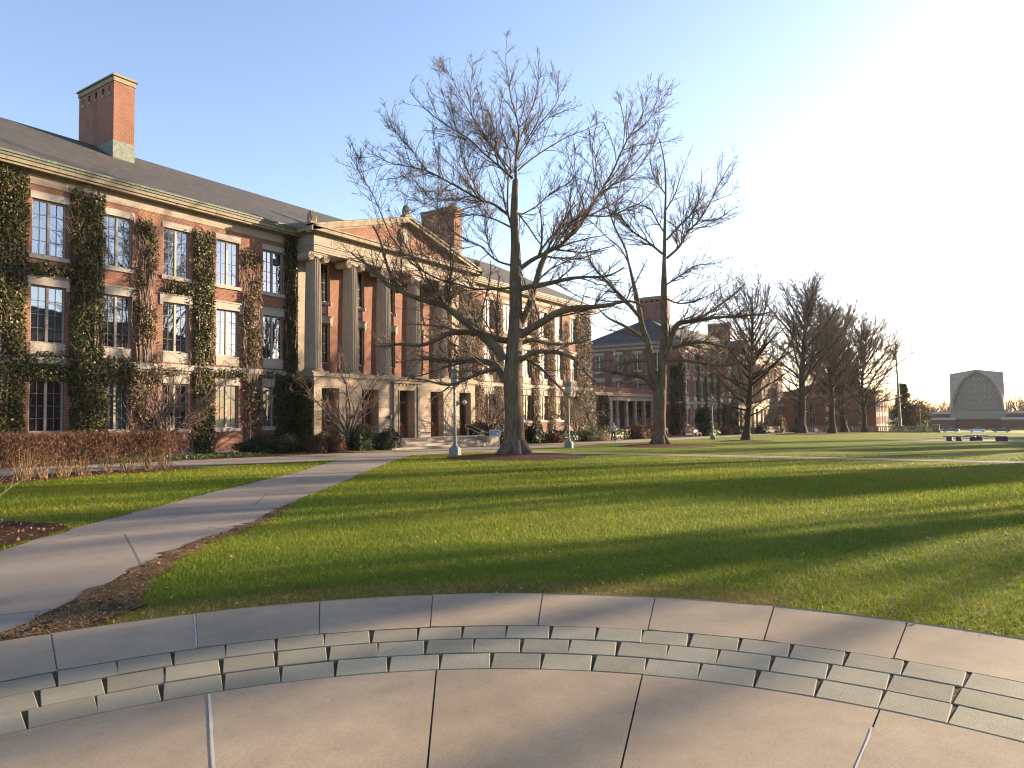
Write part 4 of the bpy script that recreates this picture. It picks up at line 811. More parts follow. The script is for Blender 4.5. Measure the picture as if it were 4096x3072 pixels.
def gen_tree(name, label, base, Ht, Rad, r0, seed, lv=2, n=34, cb=.16, vase=.5, twig='ftwig', rmin=.014, d=(1.0, 1.7, 2.2), group='bare oaks on the lawn'):
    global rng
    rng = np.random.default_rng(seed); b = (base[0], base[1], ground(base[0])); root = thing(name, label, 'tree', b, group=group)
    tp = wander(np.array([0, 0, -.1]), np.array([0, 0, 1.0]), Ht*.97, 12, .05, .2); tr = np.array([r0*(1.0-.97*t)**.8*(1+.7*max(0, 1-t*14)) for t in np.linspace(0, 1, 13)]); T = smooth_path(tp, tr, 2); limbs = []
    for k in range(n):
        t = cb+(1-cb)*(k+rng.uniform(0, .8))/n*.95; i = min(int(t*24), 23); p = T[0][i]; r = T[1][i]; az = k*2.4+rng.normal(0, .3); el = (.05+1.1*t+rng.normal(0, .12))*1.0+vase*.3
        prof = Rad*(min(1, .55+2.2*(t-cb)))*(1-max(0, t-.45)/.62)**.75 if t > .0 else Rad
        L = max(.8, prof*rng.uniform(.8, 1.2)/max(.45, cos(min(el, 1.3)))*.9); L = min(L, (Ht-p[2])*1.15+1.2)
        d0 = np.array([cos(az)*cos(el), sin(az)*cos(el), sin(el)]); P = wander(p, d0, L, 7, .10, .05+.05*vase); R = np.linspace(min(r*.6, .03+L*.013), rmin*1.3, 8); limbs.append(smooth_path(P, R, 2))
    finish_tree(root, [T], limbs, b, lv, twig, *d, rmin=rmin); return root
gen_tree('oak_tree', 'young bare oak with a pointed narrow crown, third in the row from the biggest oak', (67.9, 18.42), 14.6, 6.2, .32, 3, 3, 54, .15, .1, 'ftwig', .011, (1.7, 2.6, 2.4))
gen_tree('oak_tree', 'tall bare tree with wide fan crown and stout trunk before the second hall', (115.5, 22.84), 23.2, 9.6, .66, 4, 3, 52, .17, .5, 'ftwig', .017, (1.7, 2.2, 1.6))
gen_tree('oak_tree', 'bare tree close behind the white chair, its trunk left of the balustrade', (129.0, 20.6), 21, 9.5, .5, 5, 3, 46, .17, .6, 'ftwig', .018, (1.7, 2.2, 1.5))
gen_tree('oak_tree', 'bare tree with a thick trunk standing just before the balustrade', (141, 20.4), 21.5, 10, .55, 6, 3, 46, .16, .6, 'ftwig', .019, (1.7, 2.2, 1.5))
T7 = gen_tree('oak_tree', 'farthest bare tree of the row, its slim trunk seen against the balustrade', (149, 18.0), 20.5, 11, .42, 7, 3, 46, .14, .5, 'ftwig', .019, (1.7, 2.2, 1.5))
# the matching row on the other side of the quad, outside the frame: it throws the long shadows and shows in the windows
src = gen_tree('oak_tree', 'bare oak across the lawn level with the biggest oak, out of view', (30, -19.3), 20, 8, .6, 8, 2, 34, .2, .7, 'ftwig', .009, (.9, 1.2, 2))
for i, (x, y, rz, s) in enumerate([(53.4, -19.2, 1.1, 1.05), (68, -18.6, 2.7, .95), (87, -20.5, 4.0, 1.1), (112, -21, 5.1, 1.1), (132, -20, 3.2, 1)]):
    c = copy_tree(src); c.location = (x, y, ground(x)); c.rotation_euler.z = rz; c.scale = (s, s, s)
    c['label'] = 'bare oak across the lawn outside the view, x' if False else ['bare oak across the lawn level with the second oak, out of view', 'bare oak across the lawn level with the young oak, out of view', 'bare oak across the lawn level with the stone benches, out of view', 'bare oak across the lawn level with the widest tree, out of view', 'last bare oak across the lawn near the parked cars, out of view'][i]
def small_tree(name, label, base, Ht, Rad, seed, stems=5, r0=.09, twig='twig2', z=None, lv=3, rmin=.0065, dens=(1.8, 2.6, 2.6)):
    global rng
    rng = np.random.default_rng(seed); b = (base[0], base[1], ground(base[0]) if z is None else z); root = thing(name, label, 'tree', b, group='small bare ornamental trees by the halls')
    h = Ht*.16; T = smooth_path([(0, 0, -.1), (.03, 0, h*.5), (0, .04, h)], [r0*1.4, r0*1.1, r0]); limbs = []
    for k in range(stems):
        az = k*2*pi/stems+rng.normal(0, .25); el = rng.uniform(.75, 1.25); d0 = np.array([cos(az)*cos(el), sin(az)*cos(el), sin(el)]); L = Ht*.85*rng.uniform(.75, 1.1)
        P = wander(np.array([0, .02, h*rng.uniform(.7, 1)]), d0, L, 8, .17, .02); limbs.append((P, np.linspace(r0*.75, rmin*1.6, 9)))
    ex = sprout(limbs, 1.0, .5, .9, Rad*.75, .6, rmin*2, (.6, 1.2), .14, -.01, 6, .2); finish_tree(root, [T], limbs+ex, b, lv, twig, *dens, rmin=rmin); return root
small_tree('ornamental_tree', 'small spreading bare tree behind the brown hedge, before a ground floor window', (19.2, 32.6), 5.2, 3.0, 41, 6)
small_tree('ornamental_tree', 'small many stemmed bare tree between shrubs before the leftmost doorway', (30.6, 32.3), 6.0, 3.0, 42, 6, .11)
small_tree('ornamental_tree', 'small bare tree with pale forked stems behind the white sign', (47.0, 33.0), 6.0, 2.8, 43, 6, .1)
small_tree('ornamental_tree', 'small bare tree with dense crown by the second lamp post, near the hall end', (60.0, 32.2), 6.6, 3.4, 44, 6, .12, dens=(2.2, 3.2, 2.8))
small_tree('ornamental_tree', 'small bare tree standing before the white colonnade', (84.0, 35.6), 5.0, 2.6, 45, 5, .12, rmin=.009, lv=2)
small_tree('ornamental_tree', 'small bare tree before the second hall, left of its dark ivy mass', (117.5, 33.0), 5.8, 3.0, 46, 6, .12, rmin=.011, lv=2)
# ------------------------------------------------------------------ ivy on the walls
def ivy(label, areas, dry=0.0, dens=560, plane='y', at=36.0, thick=.22, stems=6, far=False):
    root = thing('ivy', label, 'ivy', (0, 0, 0), group='ivy growing on the brick halls'); A, Bm, V = MB(), MB(), MB()
    for (x0, x1, z0, z1, f) in areas:
        n = int(abs(x1-x0)*(z1-z0)*dens*f); x = rng.uniform(x0, x1, n); z = rng.uniform(z0, z1, n)
        w = (x-x0)/(x1-x0); e = np.minimum(w, 1-w)*(x1-x0); nz = .16+.22*np.sin(z*1.7+x0*3)+.14*np.sin(z*4.3+x0)+.1*np.sin(z*9.1)
        top = z1-np.abs(np.sin(x*9.0+x0))*.55*rng.uniform(.2, 1.2, n)
        keep = (e > nz*.42*rng.uniform(0, 1.0, n)-.05) & (z < top); cl = np.sin(x*2.9+z*1.3)+np.sin(z*2.1-x*1.7)+np.sin(x*5.1+z*3.7)*.6
        if f < .75: keep &= cl > (.75-f)*3.4-1.2
        x, z, e, cl = x[keep], z[keep], e[keep], cl[keep]; d = thick*(.25+rng.uniform(0, 1, len(x))*.75)*(.55+.45*np.clip(e/.35, 0, 1))*(1+.35*np.clip(cl, -1, 1)); d += rng.uniform(0, 1, len(x))**8*.25
        P = np.c_[x, at-d, z] if plane == 'y' else np.c_[at-d, x, z]; dm = rng.uniform(0, 1, len(x)) < dry+.16*(np.sin(z*1.1+x0)*np.sin(x*2+z*.7))
        s = .115 if not far else .24; nr = (0, -.8, .35) if plane == 'y' else (-.8, 0, .35)
        if (~dm).any(): A.leaves(P[~dm], s, nr, .55)
        if dm.any(): Bm.leaves(P[dm], s, nr, .7)
        for k in range(stems):
            if z1-z0 < abs(x1-x0): continue
            xx = rng.uniform(x0+.2*(x1-x0), x1-.2*(x1-x0)); L = np.linspace(z0-.1, z1-rng.uniform(.1, 1.5), 14); q = xx+np.cumsum(rng.normal(0, .07, 14)); q = np.clip(q, min(x0, x1)-.1, max(x0, x1)+.1)
            dd = at-rng.uniform(.04, .16, 14); V.tubes([np.stack([q, dd, L], 1) if plane == 'y' else np.stack([dd, q, L], 1)], [np.linspace(.045, .012, 14)], 5)
        m = int((z1-z0)*abs(x1-x0)*(14 if not far else 5)); L = []
        for k in range(m):                                            # thin loose runners
            p = np.array([rng.uniform(x0-.1, x1+.1), at-rng.uniform(.03, thick), rng.uniform(z0, z1)]); dirr = np.array([rng.normal(0, .6), rng.normal(0, .1), rng.uniform(.3, 1)])
            q = wander(p, dirr, rng.uniform(.4, 1.1), 4, .3, .1); L.append((q if plane == 'y' else q, np.linspace(.011, .005, 5)))
        if plane == 'y' and L: pack(V, L, 3)
    if A.V: A.build('foliage', M['ivy'], root)
    if Bm.V: Bm.build('dry_foliage', M['ivyb'], root)
    if V.V: V.build('stem', M['vine'], root)
    return root
ivy('broad green ivy curtain at the left edge, floor to frieze, joined along the floor bands', [(12.6, 14.4, -2.3, 11.6, 1), (14.3, 16.4, 6.75, 7.5, 1), (14.3, 16.6, 1.9, 3.3, 1.1)], .1)
ivy('thick green ivy column between the first and second window bays', [(16.2, 17.8, 1.2, 11.35, 1), (16.3, 18.0, -2.3, 1.5, 1), (17.4, 19.6, 1.9, 3.3, 1.1)], .14)
ivy('thin ragged ivy with bare brown stems between second and third window bays', [(19.25, 20.5, 3.0, 10.5, .5), (19.0, 20.8, -2.3, 3.0, .6), (19.7, 20.3, 8.6, 10.6, .95), (20.2, 22.7, 2.35, 2.95, .55)], .62, stems=11)
ivy('dark green ivy column between the third and fourth window bays', [(22.55, 23.85, 1.8, 10.7, 1), (22.6, 23.9, -2.3, 2.2, .95), (20.9, 22.6, 6.8, 7.6, .95), (23.8, 26, 2.4, 3.05, .7)], .2)
ivy('brown withered ivy column between the fourth and fifth window bays', [(25.75, 26.95, 2.2, 10.2, .62), (25.9, 27.0, -2.3, 2.4, .6), (26.9, 28.8, 2.5, 3.05, .7), (25.8, 26.9, 5.2, 6.4, .5)], .85, stems=12)
ivy('dark shaded ivy filling the corner left of the portico', [(28.65, 29.62, 2.6, 12.1, 1.25), (28.0, 29.62, -2.3, 2.7, 1.5)], .03, 420)
def ivy_flank(label, at, y0, y1, z0, z1, dens=420):
    return ivy(label, [(y0, y1, z0, z1, 1.3)], .03, dens, 'x', at, .2, 0)
ivy_flank('dark ivy sheet covering the left flank of the portico base', 29.63, 34.35, 36, -2.2, 2.5)
for lab, ar, dr in [('ivy column right of the portico, partly behind the biggest oak', [(48.35, 49.85, -2.3, 10.4, .85)], .5), ('ivy column between the first two bright windows right of the portico', [(51.6, 53.0, -2.3, 10.6, .8)], .35),
                    ('dark lower ivy column just right of the biggest oak trunk', [(54.8, 56.1, -2.3, 7.5, .95), (54.9, 56, 7.5, 10.4, .8)], .1), ('ivy column reaching the frieze, second right of the biggest oak trunk', [(58.0, 59.2, -2.3, 10.6, .9)], .35),
                    ('ivy column between the bright windows left of the second lamp post', [(61.1, 62.4, -2.3, 10.5, .8)], .6), ('thin brown ivy column above the second lamp post', [(64.3, 65.5, -2.3, 10.0, .7)], .8),
                    ('broad ivy curtain covering the right end of the nearest hall', [(67.2, 70.6, -2.3, 11.0, 1.0), (66.8, 71.5, -2.4, 3.0, .8)], .35), ]:
    ivy(lab, ar, dr, 300)
ivy('ivy mass on the low link wall between nearest hall and colonnade', [(70.6, 80.6, -2.4, 2.9, .72)], .45, 130, at=38.7, far=True)
ivy('dark ivy column on the near corner of the second hall', [(98.6, 100.4, -3.4, 8.8, 1)], .1, 110, far=True); ivy('ivy sheet on the shaded end wall of the second hall', [(36.05, 37.4, -3.4, 7.2, 1)], .05, 110, 'x', 98.55, .25, 0, True)
for i, x in enumerate((106.9, 110.3, 113.6, 116.8)):
    ivy(['ivy strip left of the second hall bay behind the third lamp post', 'ivy strip behind the third lamp post on the second hall', 'ivy strip right of the third lamp post on the second hall', 'ivy strip next to the second hall portico'][i], [(x-.7, x+.6, -3.4, 9.4 if i != 1 else 6, .9)], .3, 80, far=True)
ivy('large dark ivy mass on the left flank of the second hall portico', [(118.8, 122.6, -3.4, 1.4, 1.4)], 0, 140, far=True, thick=.5); ivy('ivy at the left side of the second portico doorways', [(34.35, 36, -3.4, 1.3, 1.4)], 0, 120, 'x', 122.66, .3, 0, True)
ivy('ivy curtain at the right end of the second hall', [(146, 163.6, -3.4, 9.2, .55)], .5, 30, far=True)
# ------------------------------------------------------------------ shrubs and hedges
def shrub(name, label, c, r, n, size, mat, group=None, lump=.18, z=None, cat='shrub', core='yew', box=False, nrm=.5):
    b = MB(); z0 = ground(c[0]) if z is None else z; ph = rng.uniform(0, 6.28, 6)
    def surf(d):
        k = 1+lump*(np.sin(3*d[:, 0]+ph[0])*np.sin(4*d[:, 1]+ph[1])+np.sin(7*d[:, 0]+ph[2])*np.sin(6*d[:, 2]+ph[3])*.7+np.sin(11*d[:, 1]+ph[4])*.35)
        if box: k = k/np.maximum.reduce([np.abs(d[:, 0]), np.abs(d[:, 1]), np.abs(d[:, 2])*.98])**.75*.86
        return k
    d = rng.normal(0, 1, (n, 3)); d /= np.linalg.norm(d, axis=1, keepdims=True); d[:, 2] = np.where(d[:, 2] < -.35, -d[:, 2], d[:, 2])
    k = surf(d)*rng.uniform(.72, 1.03, n)**.7*(1+rng.uniform(0, 1, n)**10*.22); P = d*k[:, None]*np.array(r); P[:, 2] = np.maximum(P[:, 2]+r[2]*.38, .02)
    b.leaves(P, size, d*nrm+np.array([0, 0, .2]), .6, 1.0)
    th, ph_ = np.linspace(0, 2*pi, 17)[:-1], np.linspace(-.9, pi/2, 8); D = np.array([[cos(a)*cos(e), sin(a)*cos(e), sin(e)] for e in ph_ for a in th]); Q = D*surf(D)[:, None]*.74*np.array(r); Q[:, 2] = np.maximum(Q[:, 2]+r[2]*.38, -.02)
    F = [(i*16+j, i*16+(j+1) % 16, (i+1)*16+(j+1) % 16, (i+1)*16+j) for i in range(7) for j in range(16)]; b.add(Q, F)
    o = b.build(name, M[mat], None, False, (c[0], c[1], z0)); return tag(o, label, cat, group)
G1 = 'evergreen shrubs along the front beds'; G2 = 'clipped round russet shrubs'
shrub('yew_shrub', 'low spreading dark yew left of the two russet balls', (25.2, 32.9), (2.0, 1.1, .72), 13000, .06, 'yew', G1, .28)
shrub('russet_shrub', 'clipped russet ball shrub, the left one beside the low yew', (27.4, 31.6), (.62, .62, .72), 3200, .07, 'russet', G2, .06)
shrub('russet_shrub', 'clipped russet ball shrub, the right one of the near pair', (28.75, 31.5), (.66, .66, .74), 3200, .07, 'russet', G2, .06)
shrub('yew_shrub', 'dull dark shrub against the left corner of the portico', (29.6, 32.9), (1.2, .9, .95), 4200, .085, 'olive', G1, .22)
shrub('yew_shrub', 'dark yew at the foot of the many stemmed tree', (31.5, 32.1), (1.1, .9, 1.1), 10400, .06, 'yew', G1, .25)
shrub('yew_shrub', 'dark bushy yew at the left end of the steps', (33.5, 31.8), (1.1, .85, .9), 10400, .06, 'yew', G1, .22)
shrub('yew_shrub', 'dark hedge block behind the trash bin and sign', (46.9, 33.6), (2.6, .9, 1.35), 5200, .1, 'yew', G1, .08, box=True)
shrub('yew_shrub', 'tall dark yew just right of the biggest oak trunk', (51.6, 32.0), (1.3, .9, 1.1), 3600, .12, 'yew', G1, .2)
shrub('russet_shrub', 'low russet shrub between the dark yew and the lamp post hedge', (54.0, 31.2), (.8, .7, .6), 1500, .11, 'russet', G2, .1)
shrub('box_hedge', 'low green clipped hedge left of the second lamp post', (57.6, 32.4), (3.3, 1.0, .8), 3600, .13, 'yew', G1, .06, box=True)
shrub('box_hedge', 'long green clipped hedge right of the second lamp post', (66.0, 32.2), (5.6, 1.2, .85), 5200, .14, 'green', G1, .05, box=True)
shrub('straw_shrub', 'low straw coloured spreading plant before the long hedge', (61.8, 30.6), (1.7, .9, .42), 1300, .12, 'straw', None, .2)
shrub('russet_shrub', 'wide russet shrub before the colonnade, right of the walking person', (73.4, 31.9), (2.0, 1.3, 1.15), 2600, .14, 'russet', G2, .12)
shrub('russet_shrub', 'second russet shrub before the colonnade beside the box cube', (77.0, 31.9), (1.7, 1.2, 1.05), 2200, .14, 'russet', G2, .12)
shrub('box_hedge', 'small green box cube before the colonnade', (80.0, 31.9), (1.4, 1.1, 1.0), 1500, .15, 'green', G1, .05, box=True)
shrub('cone_evergreen', 'dark cone shaped evergreen beside the bench before the second hall', (96.5, 31.8), (1.25, 1.25, 2.9), 2800, .2, 'yew', G1, .12, cat='shrub')
shrub('box_hedge', 'clipped hedge between the dark cone and the third lamp post', (101.5, 32.4), (2.8, 1.1, 1.0), 1500, .18, 'green', G1, .05, box=True)
shrub('russet_shrub', 'dull russet shrub right of the third lamp post', (109.2, 32.4), (2.2, 1.1, 1.0), 1300, .18, 'russet', G2, .12)
shrub('box_hedge', 'long dark hedge behind the young oak', (116.0, 32.2), (4.8, 1.2, 1.05), 2000, .2, 'yew', G1, .05, box=True)
shrub('yew_shrub', 'dark shrub at the second portico steps', (127.0, 31.6), (2.2, 1.2, 1.3), 1300, .2, 'yew', G1, .2)
shrub('straw_shrub', 'tawny twiggy shrub right of the second portico steps', (142.5, 32.2), (2.4, 1.4, 2.2), 1300, .25, 'olive', None, .25)
shrub('box_hedge', 'far dark hedge at the right end of the second hall', (156.0, 31.0), (8.0, 1.2, 1.1), 2000, .22, 'yew', G1, .05, box=True)
b = MB(); n = 2600; xy = np.c_[rng.uniform(15.8, 23.5, n), rng.uniform(30.3, 33.0, n)]; b.leaves(np.c_[xy, [ground(x)+.05 for x in xy[:, 0]]+rng.uniform(0, .14, n)], .09, (0, -.3, 1), .6); tag(b.build('ground_cover', M['green']), kind='stuff')
# the long russet hedge at the left: stems in clumps under a clipped twiggy top
hd = thing('hedge', 'long clipped russet hedge with bare straw coloured stems at its foot', 'hedge', (0, 0, 0)); S, Tw = MB(), MB(); L = []
HA, HB = np.array([2.5, 20.9]), np.array([15.1, 24.95])
for k, t in enumerate(np.arange(0.02, 1.0, .062)):
    c = HA+(HB-HA)*t+rng.normal(0, .08, 2)
    for i in range(26):
        a = rng.uniform(0, 6.28); rr = rng.uniform(0, .2); p = np.array([c[0]+rr*cos(a), c[1]+rr*sin(a), ground(c[0])-.02]); L.append((wander(p, np.array([cos(a)*.38, sin(a)*.38, 1.0]), rng.uniform(.7, 1.15), 5, .14, .1), np.linspace(.013, .005, 6)))
pack(S, L, 4); S.build('stem', M['straw'], hd); n = 26000
t = rng.uniform(0, 1, n); w = rng.uniform(-.58, .58, n); h = .42+.95*rng.uniform(0, 1, n)**.55; h = np.minimum(h+rng.normal(0, .03, n), 1.42+.03*np.sin(t*40))
dirn = (HB-HA)/np.linalg.norm(HB-HA); nrm_ = np.array([-dirn[1], dirn[0]]); XY = HA+(HB-HA)*t[:, None]+nrm_*(w*(1-.25*(h < .7)))[:, None]; keep = (h > .75) | (np.sin(t*2*pi/.062+1.6) > -.6)
P = np.c_[XY, -1.545-.0165*XY[:, 0]+h][keep]; N = len(P); d = rng.normal(0, .55, (N, 3))+np.array([0, 0, .75]); d /= np.linalg.norm(d, axis=1, keepdims=True); q = d*rng.uniform(.05, .12, N)[:, None]; s_ = np.cross(d, rng.normal(0, 1, (N, 3))); s_ = s_/np.linalg.norm(s_, axis=1, keepdims=True)*.008
Tw.add(np.stack([P-q-s_, P-q+s_, P+q], 1).reshape(-1, 3), np.arange(3*N).reshape(N, 3)); Tw.build('twig_top', M['russet'], hd)
ft = MB(); m = 1500; Q = np.c_[(HA+(HB-HA)*rng.uniform(0, 1, m)[:, None])+rng.normal(0, .4, (m, 2))]; ft.leaves(np.c_[Q, -1.545-.0165*Q[:, 0]+rng.uniform(.25, 1.2, m)], .05, (0, -1, .3), .8); ft.build('dry_leaf', M['olive'], hd)
# bare twiggy bush cut by the left edge
bu = thing('bare_bush', 'bare twiggy bush cut off by the left edge before the lawn', 'shrub', (5.0, 15.5, ground(5.0))); S = MB(); L = []
for i in range(40):
    a = rng.uniform(0, 6.28); L.append((wander(np.array([rng.normal(0, .2), rng.normal(0, .2), 0]), np.array([cos(a)*.8, sin(a)*.8, rng.uniform(.4, 1.2)]), rng.uniform(.7, 1.3), 6, .12, .02), np.linspace(.013, .004, 7)))
L += sprout(L, 3, .4, .2, .6, .6, .004, (.4, .9), .15, .02, 4); pack(S, L, 3); S.build('stem', M['straw'], bu)
# leaf litter on the beds
b = MB(); n = 5000; X = np.concatenate([rng.uniform(14, 33, n//2), rng.uniform(2, 15.5, n//4), rng.uniform(1.5, 5.4, n//4)]); Y = np.concatenate([rng.uniform(30, 34, n//2), rng.uniform(22.3, 25.3, n//4), rng.uniform(9, 14, n//4)]); q = np.ones(len(X), bool); q[3*n//4:] = in_strip(np.c_[X[3*n//4:], Y[3*n//4:]], [(-3, 16), (4.2, 14.6), (5.2, 13.2), (5.4, 11.9)], [(-3, 8.5), (1.2, 8.3), (3.6, 10.3), (5.2, 11.5)]); X, Y = X[q], Y[q]
b.leaves(np.c_[X, Y, gz(X)+.03+rng.uniform(0, .03, len(X))], .05, (0, 0, 1), .5); tag(b.build('leaf_litter', M['dry']), kind='stuff')
# evergreen by the flagpole and the far wood
rng = np.random.default_rng(77)
ev = thing('evergreen_tree', 'dark conifer with a leaning uneven crown behind the balustrade and flagpole', 'tree', (172, 13.3, ground(172))); b = MB(); b.tubes([[(0, 0, -.5), (.2, 0, 5), (.1, 0, 10.6)]], [[.3, .2, .04]], 7); b.build('trunk', M['bark'], ev); b = MB()
for k in range(150):
    z = 1+9.6*(k/150)**.9; a = rng.uniform(0, 6.28); R = 3.0*(1-(z/11.2)**1.4)*rng.uniform(.55, 1.15)+.3; n = 60; s = rng.uniform(.1, 1, n)**.6; b.leaves(np.stack([cos(a)*R*s+rng.normal(0, .22, n), sin(a)*R*s+rng.normal(0, .22, n), z-.5*s+rng.normal(0, .18, n)], 1), .34, (0, 0, 1), .8)
b.build('crown', M['pine'], ev)
ru = thing('evergreen_tree', 'russet thin crowned tree right of the dark conifer behind the balustrade', 'tree', (176, 10.6, ground(176))); b = MB(); b.tubes([[(0, 0, -.5), (0, 0, 3), (.1, 0, 6.5)]], [[.2, .14, .04]], 6); b.build('trunk', M['bark'], ru); b = MB()
P = rng.normal(0, 1, (3200, 3)); P /= np.linalg.norm(P, axis=1, keepdims=True); P *= (rng.uniform(.2, 1, 3200)**.5)[:, None]*np.array([2.4, 2.6, 3.4]); b.leaves(P+np.array([0, 0, 4.2]), .3, (0, 0, 1), 1.0); b.build('crown', M['olive'], ru)
wd = MB(); L = []
for k in range(230):
    x = rng.uniform(380, 470); y = rng.uniform(-75, 75); H = rng.uniform(8.5, 13.5)+(2.5 if y < -5 else 0); z0 = -6.6
    for i in range(9):
        a = rng.uniform(0, 6.28); L.append((wander(np.array([x, y, z0+H*.15]), np.array([cos(a)*.45, sin(a)*.45, 1.0]), H*rng.uniform(.6, .95), 6, .14, .05), np.linspace(.16, .05, 7)))
L2 = sprout(L, .55, .4, 1.2, 3.5, .5, .05, (.4, 1.0), .18, .05, 4, .25); pack(wd, L, 4); pack(wd, L2, 3); tag(wd.build('woods', M['ftwig']), kind='stuff')
rng = np.random.default_rng(5)
# ------------------------------------------------------------------ lamp posts
def lamp_protos():
    d = {}
    b = MB(); b.obox((0, 0), 0, .50, .50, -.05, .36); b.lathe([(.27, .34), (.24, .42), (.15, .50), (.12, .56), (.10, .62)], n=16); q = b; me = q.mesh('pedestal'); me.materials.append(M['patina']); d['pedestal'] = me
    b = MB(); b.lathe([(.085, .6), (.078, .9), (.085, .92), (.085, .95), (.075, .97), (.072, 1.62), (.085, 1.65), (.085, 1.70), (.07, 1.73), (.066, 3.15), (.08, 3.18), (.08, 3.22), (.064, 3.25), (.062, 3.42), (.09, 3.46), (.06, 3.5), (.05, 3.56), (.10, 3.62), (.19, 3.67), (.21, 3.70), (.21, 3.74), (.17, 3.76)], n=16, flute=0); me = b.mesh('pole'); me.materials.append(M['patina']); d['pole'] = me
    b = MB(); r0, r1, z0, z1 = .165, .215, 3.75, 4.28
    for i in range(6): a = i*pi/3; b.rod((r0*cos(a), r0*sin(a), z0), (r1*cos(a), r1*sin(a), z1), .012, 5); b.rod((r1*cos(a)*1.05, r1*sin(a)*1.05, z1), (r1*cos(a)*1.12, r1*sin(a)*1.12, z1+.19), .018, 5, .004); a2 = a+pi/6; b.rod((r1*.9*cos(a2), r1*.9*sin(a2), z1), (r1*.95*cos(a2), r1*.95*sin(a2), z1+.11), .02, 5, .006)
    b.lathe([(r1+.02, z1-.02), (r1+.03, z1), (r1+.03, z1+.03), (r1-.02, z1+.05), (.17, z1+.08), (.13, z1+.16), (.06, z1+.24), (.05, z1+.28), (.065, z1+.31), (.03, z1+.34), (.014, z1+.40), (.003, z1+.70)], n=12); me = b.mesh('lantern_frame'); me.materials.append(M['patina']); d['lantern_frame'] = me
    b = MB(); b.lathe([(r0-.008, z0+.005), (r1-.01, z1-.022)], n=6); me = b.mesh('lantern_glass'); me.materials.append(M['lampglass']); d['lantern_glass'] = me
    return d
LP = lamp_protos()
for (x, y), lab in [((28.8, 22.6), 'green patina lamp post nearest the camera, beside the biggest oak'), ((41.81, 23.07), 'green patina lamp post right of the biggest oak trunk'), ((73.4, 23.3), 'green patina lamp post left of the young oak'), ((86.6, 23.1), 'lamp post mostly hidden behind the young oak trunk'),
                    ((131, 25.0), 'thin far lamp post between the tree trunks near the white chair'), ((150.2, 8.87), 'far lamp post standing before the balustrade, right of the flagpole')]:
    r = thing('lamp_post', lab, 'lamp post', (x, y, ground(x)), .3, 'green lamp posts along the lawn')
    for k, me in LP.items(): put(me, k, r, (0, 0, 0))
# ------------------------------------------------------------------ stone benches on the cross walk
def stone_bench(lab, x, y, L, rz, legs, w=.55, h=.47, base=False, name='stone_bench', cat='bench'):
    r = thing(name, lab, cat, (x, y, ground(x)), rz); b = MB(); b.box(-w/2, w/2, -L/2, L/2, h-.10, h); bevel(b.build('seat_slab' if not base else 'table_slab', M['granite'], r), .012)
    if base: b = MB(); b.prism([(-.5, 0), (.5, 0), (.42, h-.1), (-.42, h-.1)], 0, -.3, .3); b.build('pedestal', M['granited'], r)
    else:
        for yy in legs: b = MB(); b.box(-.2, .2, yy-.22, yy+.22, 0, h-.101); bevel(b.build('leg', M['granited'], r), .015)
stone_bench('left stone bench on the cross walk, before the parked cars', 75.6, 1.45, 2.5, -.10, (.78, .05), .6)
stone_bench('low stone table between the two stone benches', 77.6, .20, 1.75, .05, (), .9, .55, True, 'stone_table', 'table')
stone_bench('right stone bench on the cross walk, beyond the stone table', 76.4, -1.05, 2.1, .12, (-.45, -.9), .6)
# ------------------------------------------------------------------ balustrade and flagpole
bl = thing('balustrade', 'pale stone balustrade closing the far end of the lawn', 'balustrade', (152, 14, ground(152)))
b = MB(); b.box(-.18, .18, -7.2, 17, 0, .22); b.build('plinth', M['stain'], bl); b = MB(); b.box(-.2, .2, -7.2, 17, .98, 1.14); b.build('rail', M['stain'], bl)
b = MB(); ys = np.arange(-6.6, 17, .36)
for y in ys: b.lathe([(.09, .22), (.06, .3), (.115, .5), (.05, .78), (.09, .98)], (0, y, 0), 8)
tag(b.build('baluster', M['stone'], bl), kind='stuff')
for y in (-7.4, -5.6, -2.0, 2.4, 6.8, 11.2, 15.6): q = MB(); q.box(-.28, .28, y-.3, y+.3, 0, 1.22); q.build('pier', M['stain'], bl)
wl_ = thing('end_wall', 'pale scrolled stone pier wall ending the balustrade near the road', 'wall', (152, 6.2, ground(152))); b = MB(); b.prism([(.9, 0), (-.55, 0), (-.45, .2), (-.28, .5), (-.22, 1.0), (-.3, 1.35), (.9, 1.3)], 0, -.3, .3); b.build('wall_body', M['stain'], wl_); b = MB(); b.box(-.36, .36, -.34, .95, 1.351, 1.43); b.build('cap', M['stone'], wl_)
fp = thing('flagpole', 'tall pale green flagpole with a gold ball and limp flag behind the balustrade', 'flagpole', (158, 12.75, ground(158)))
b = MB(); b.tubes([[(0, 0, 0), (.05, .2, 10), (.1, .42, 18.6)]], [[.27, .19, .12]], 12); b.lathe([(.5, 0), (.5, .5), (.36, .7), (.3, 1.3), (.26, 1.5)], n=12); b.build('pole', M['patina'], fp); b = MB(); b.lathe([(.02, 0), (.13, .08), (.17, .2), (.13, .32), (.02, .4)], (.1, .42, 18.6), 10); b.rod((.1, .42, 18.9), (.1, .45, 20.0), .02); b.build('finial', M['gold'], fp)
b = MB(); n = 12
for i in range(8):
    t0, t1 = i/8, (i+1)/8
    f = lambda t, z: (.12+.12*sin(t*16+z*.5), .50+t*(.45 if z < 16 else .2)+.04*sin(z*2), z)
    for z in np.linspace(14.3, 16.9, 8)[:-1]: dz = 2.6/7; b.quad(f(t0, z), f(t1, z), f(t1, z+dz), f(t0, z+dz))
fl = b.build('flag', M['gold'], fp); so = fl.modifiers.new('cloth', 'SOLIDIFY'); so.thickness = .02
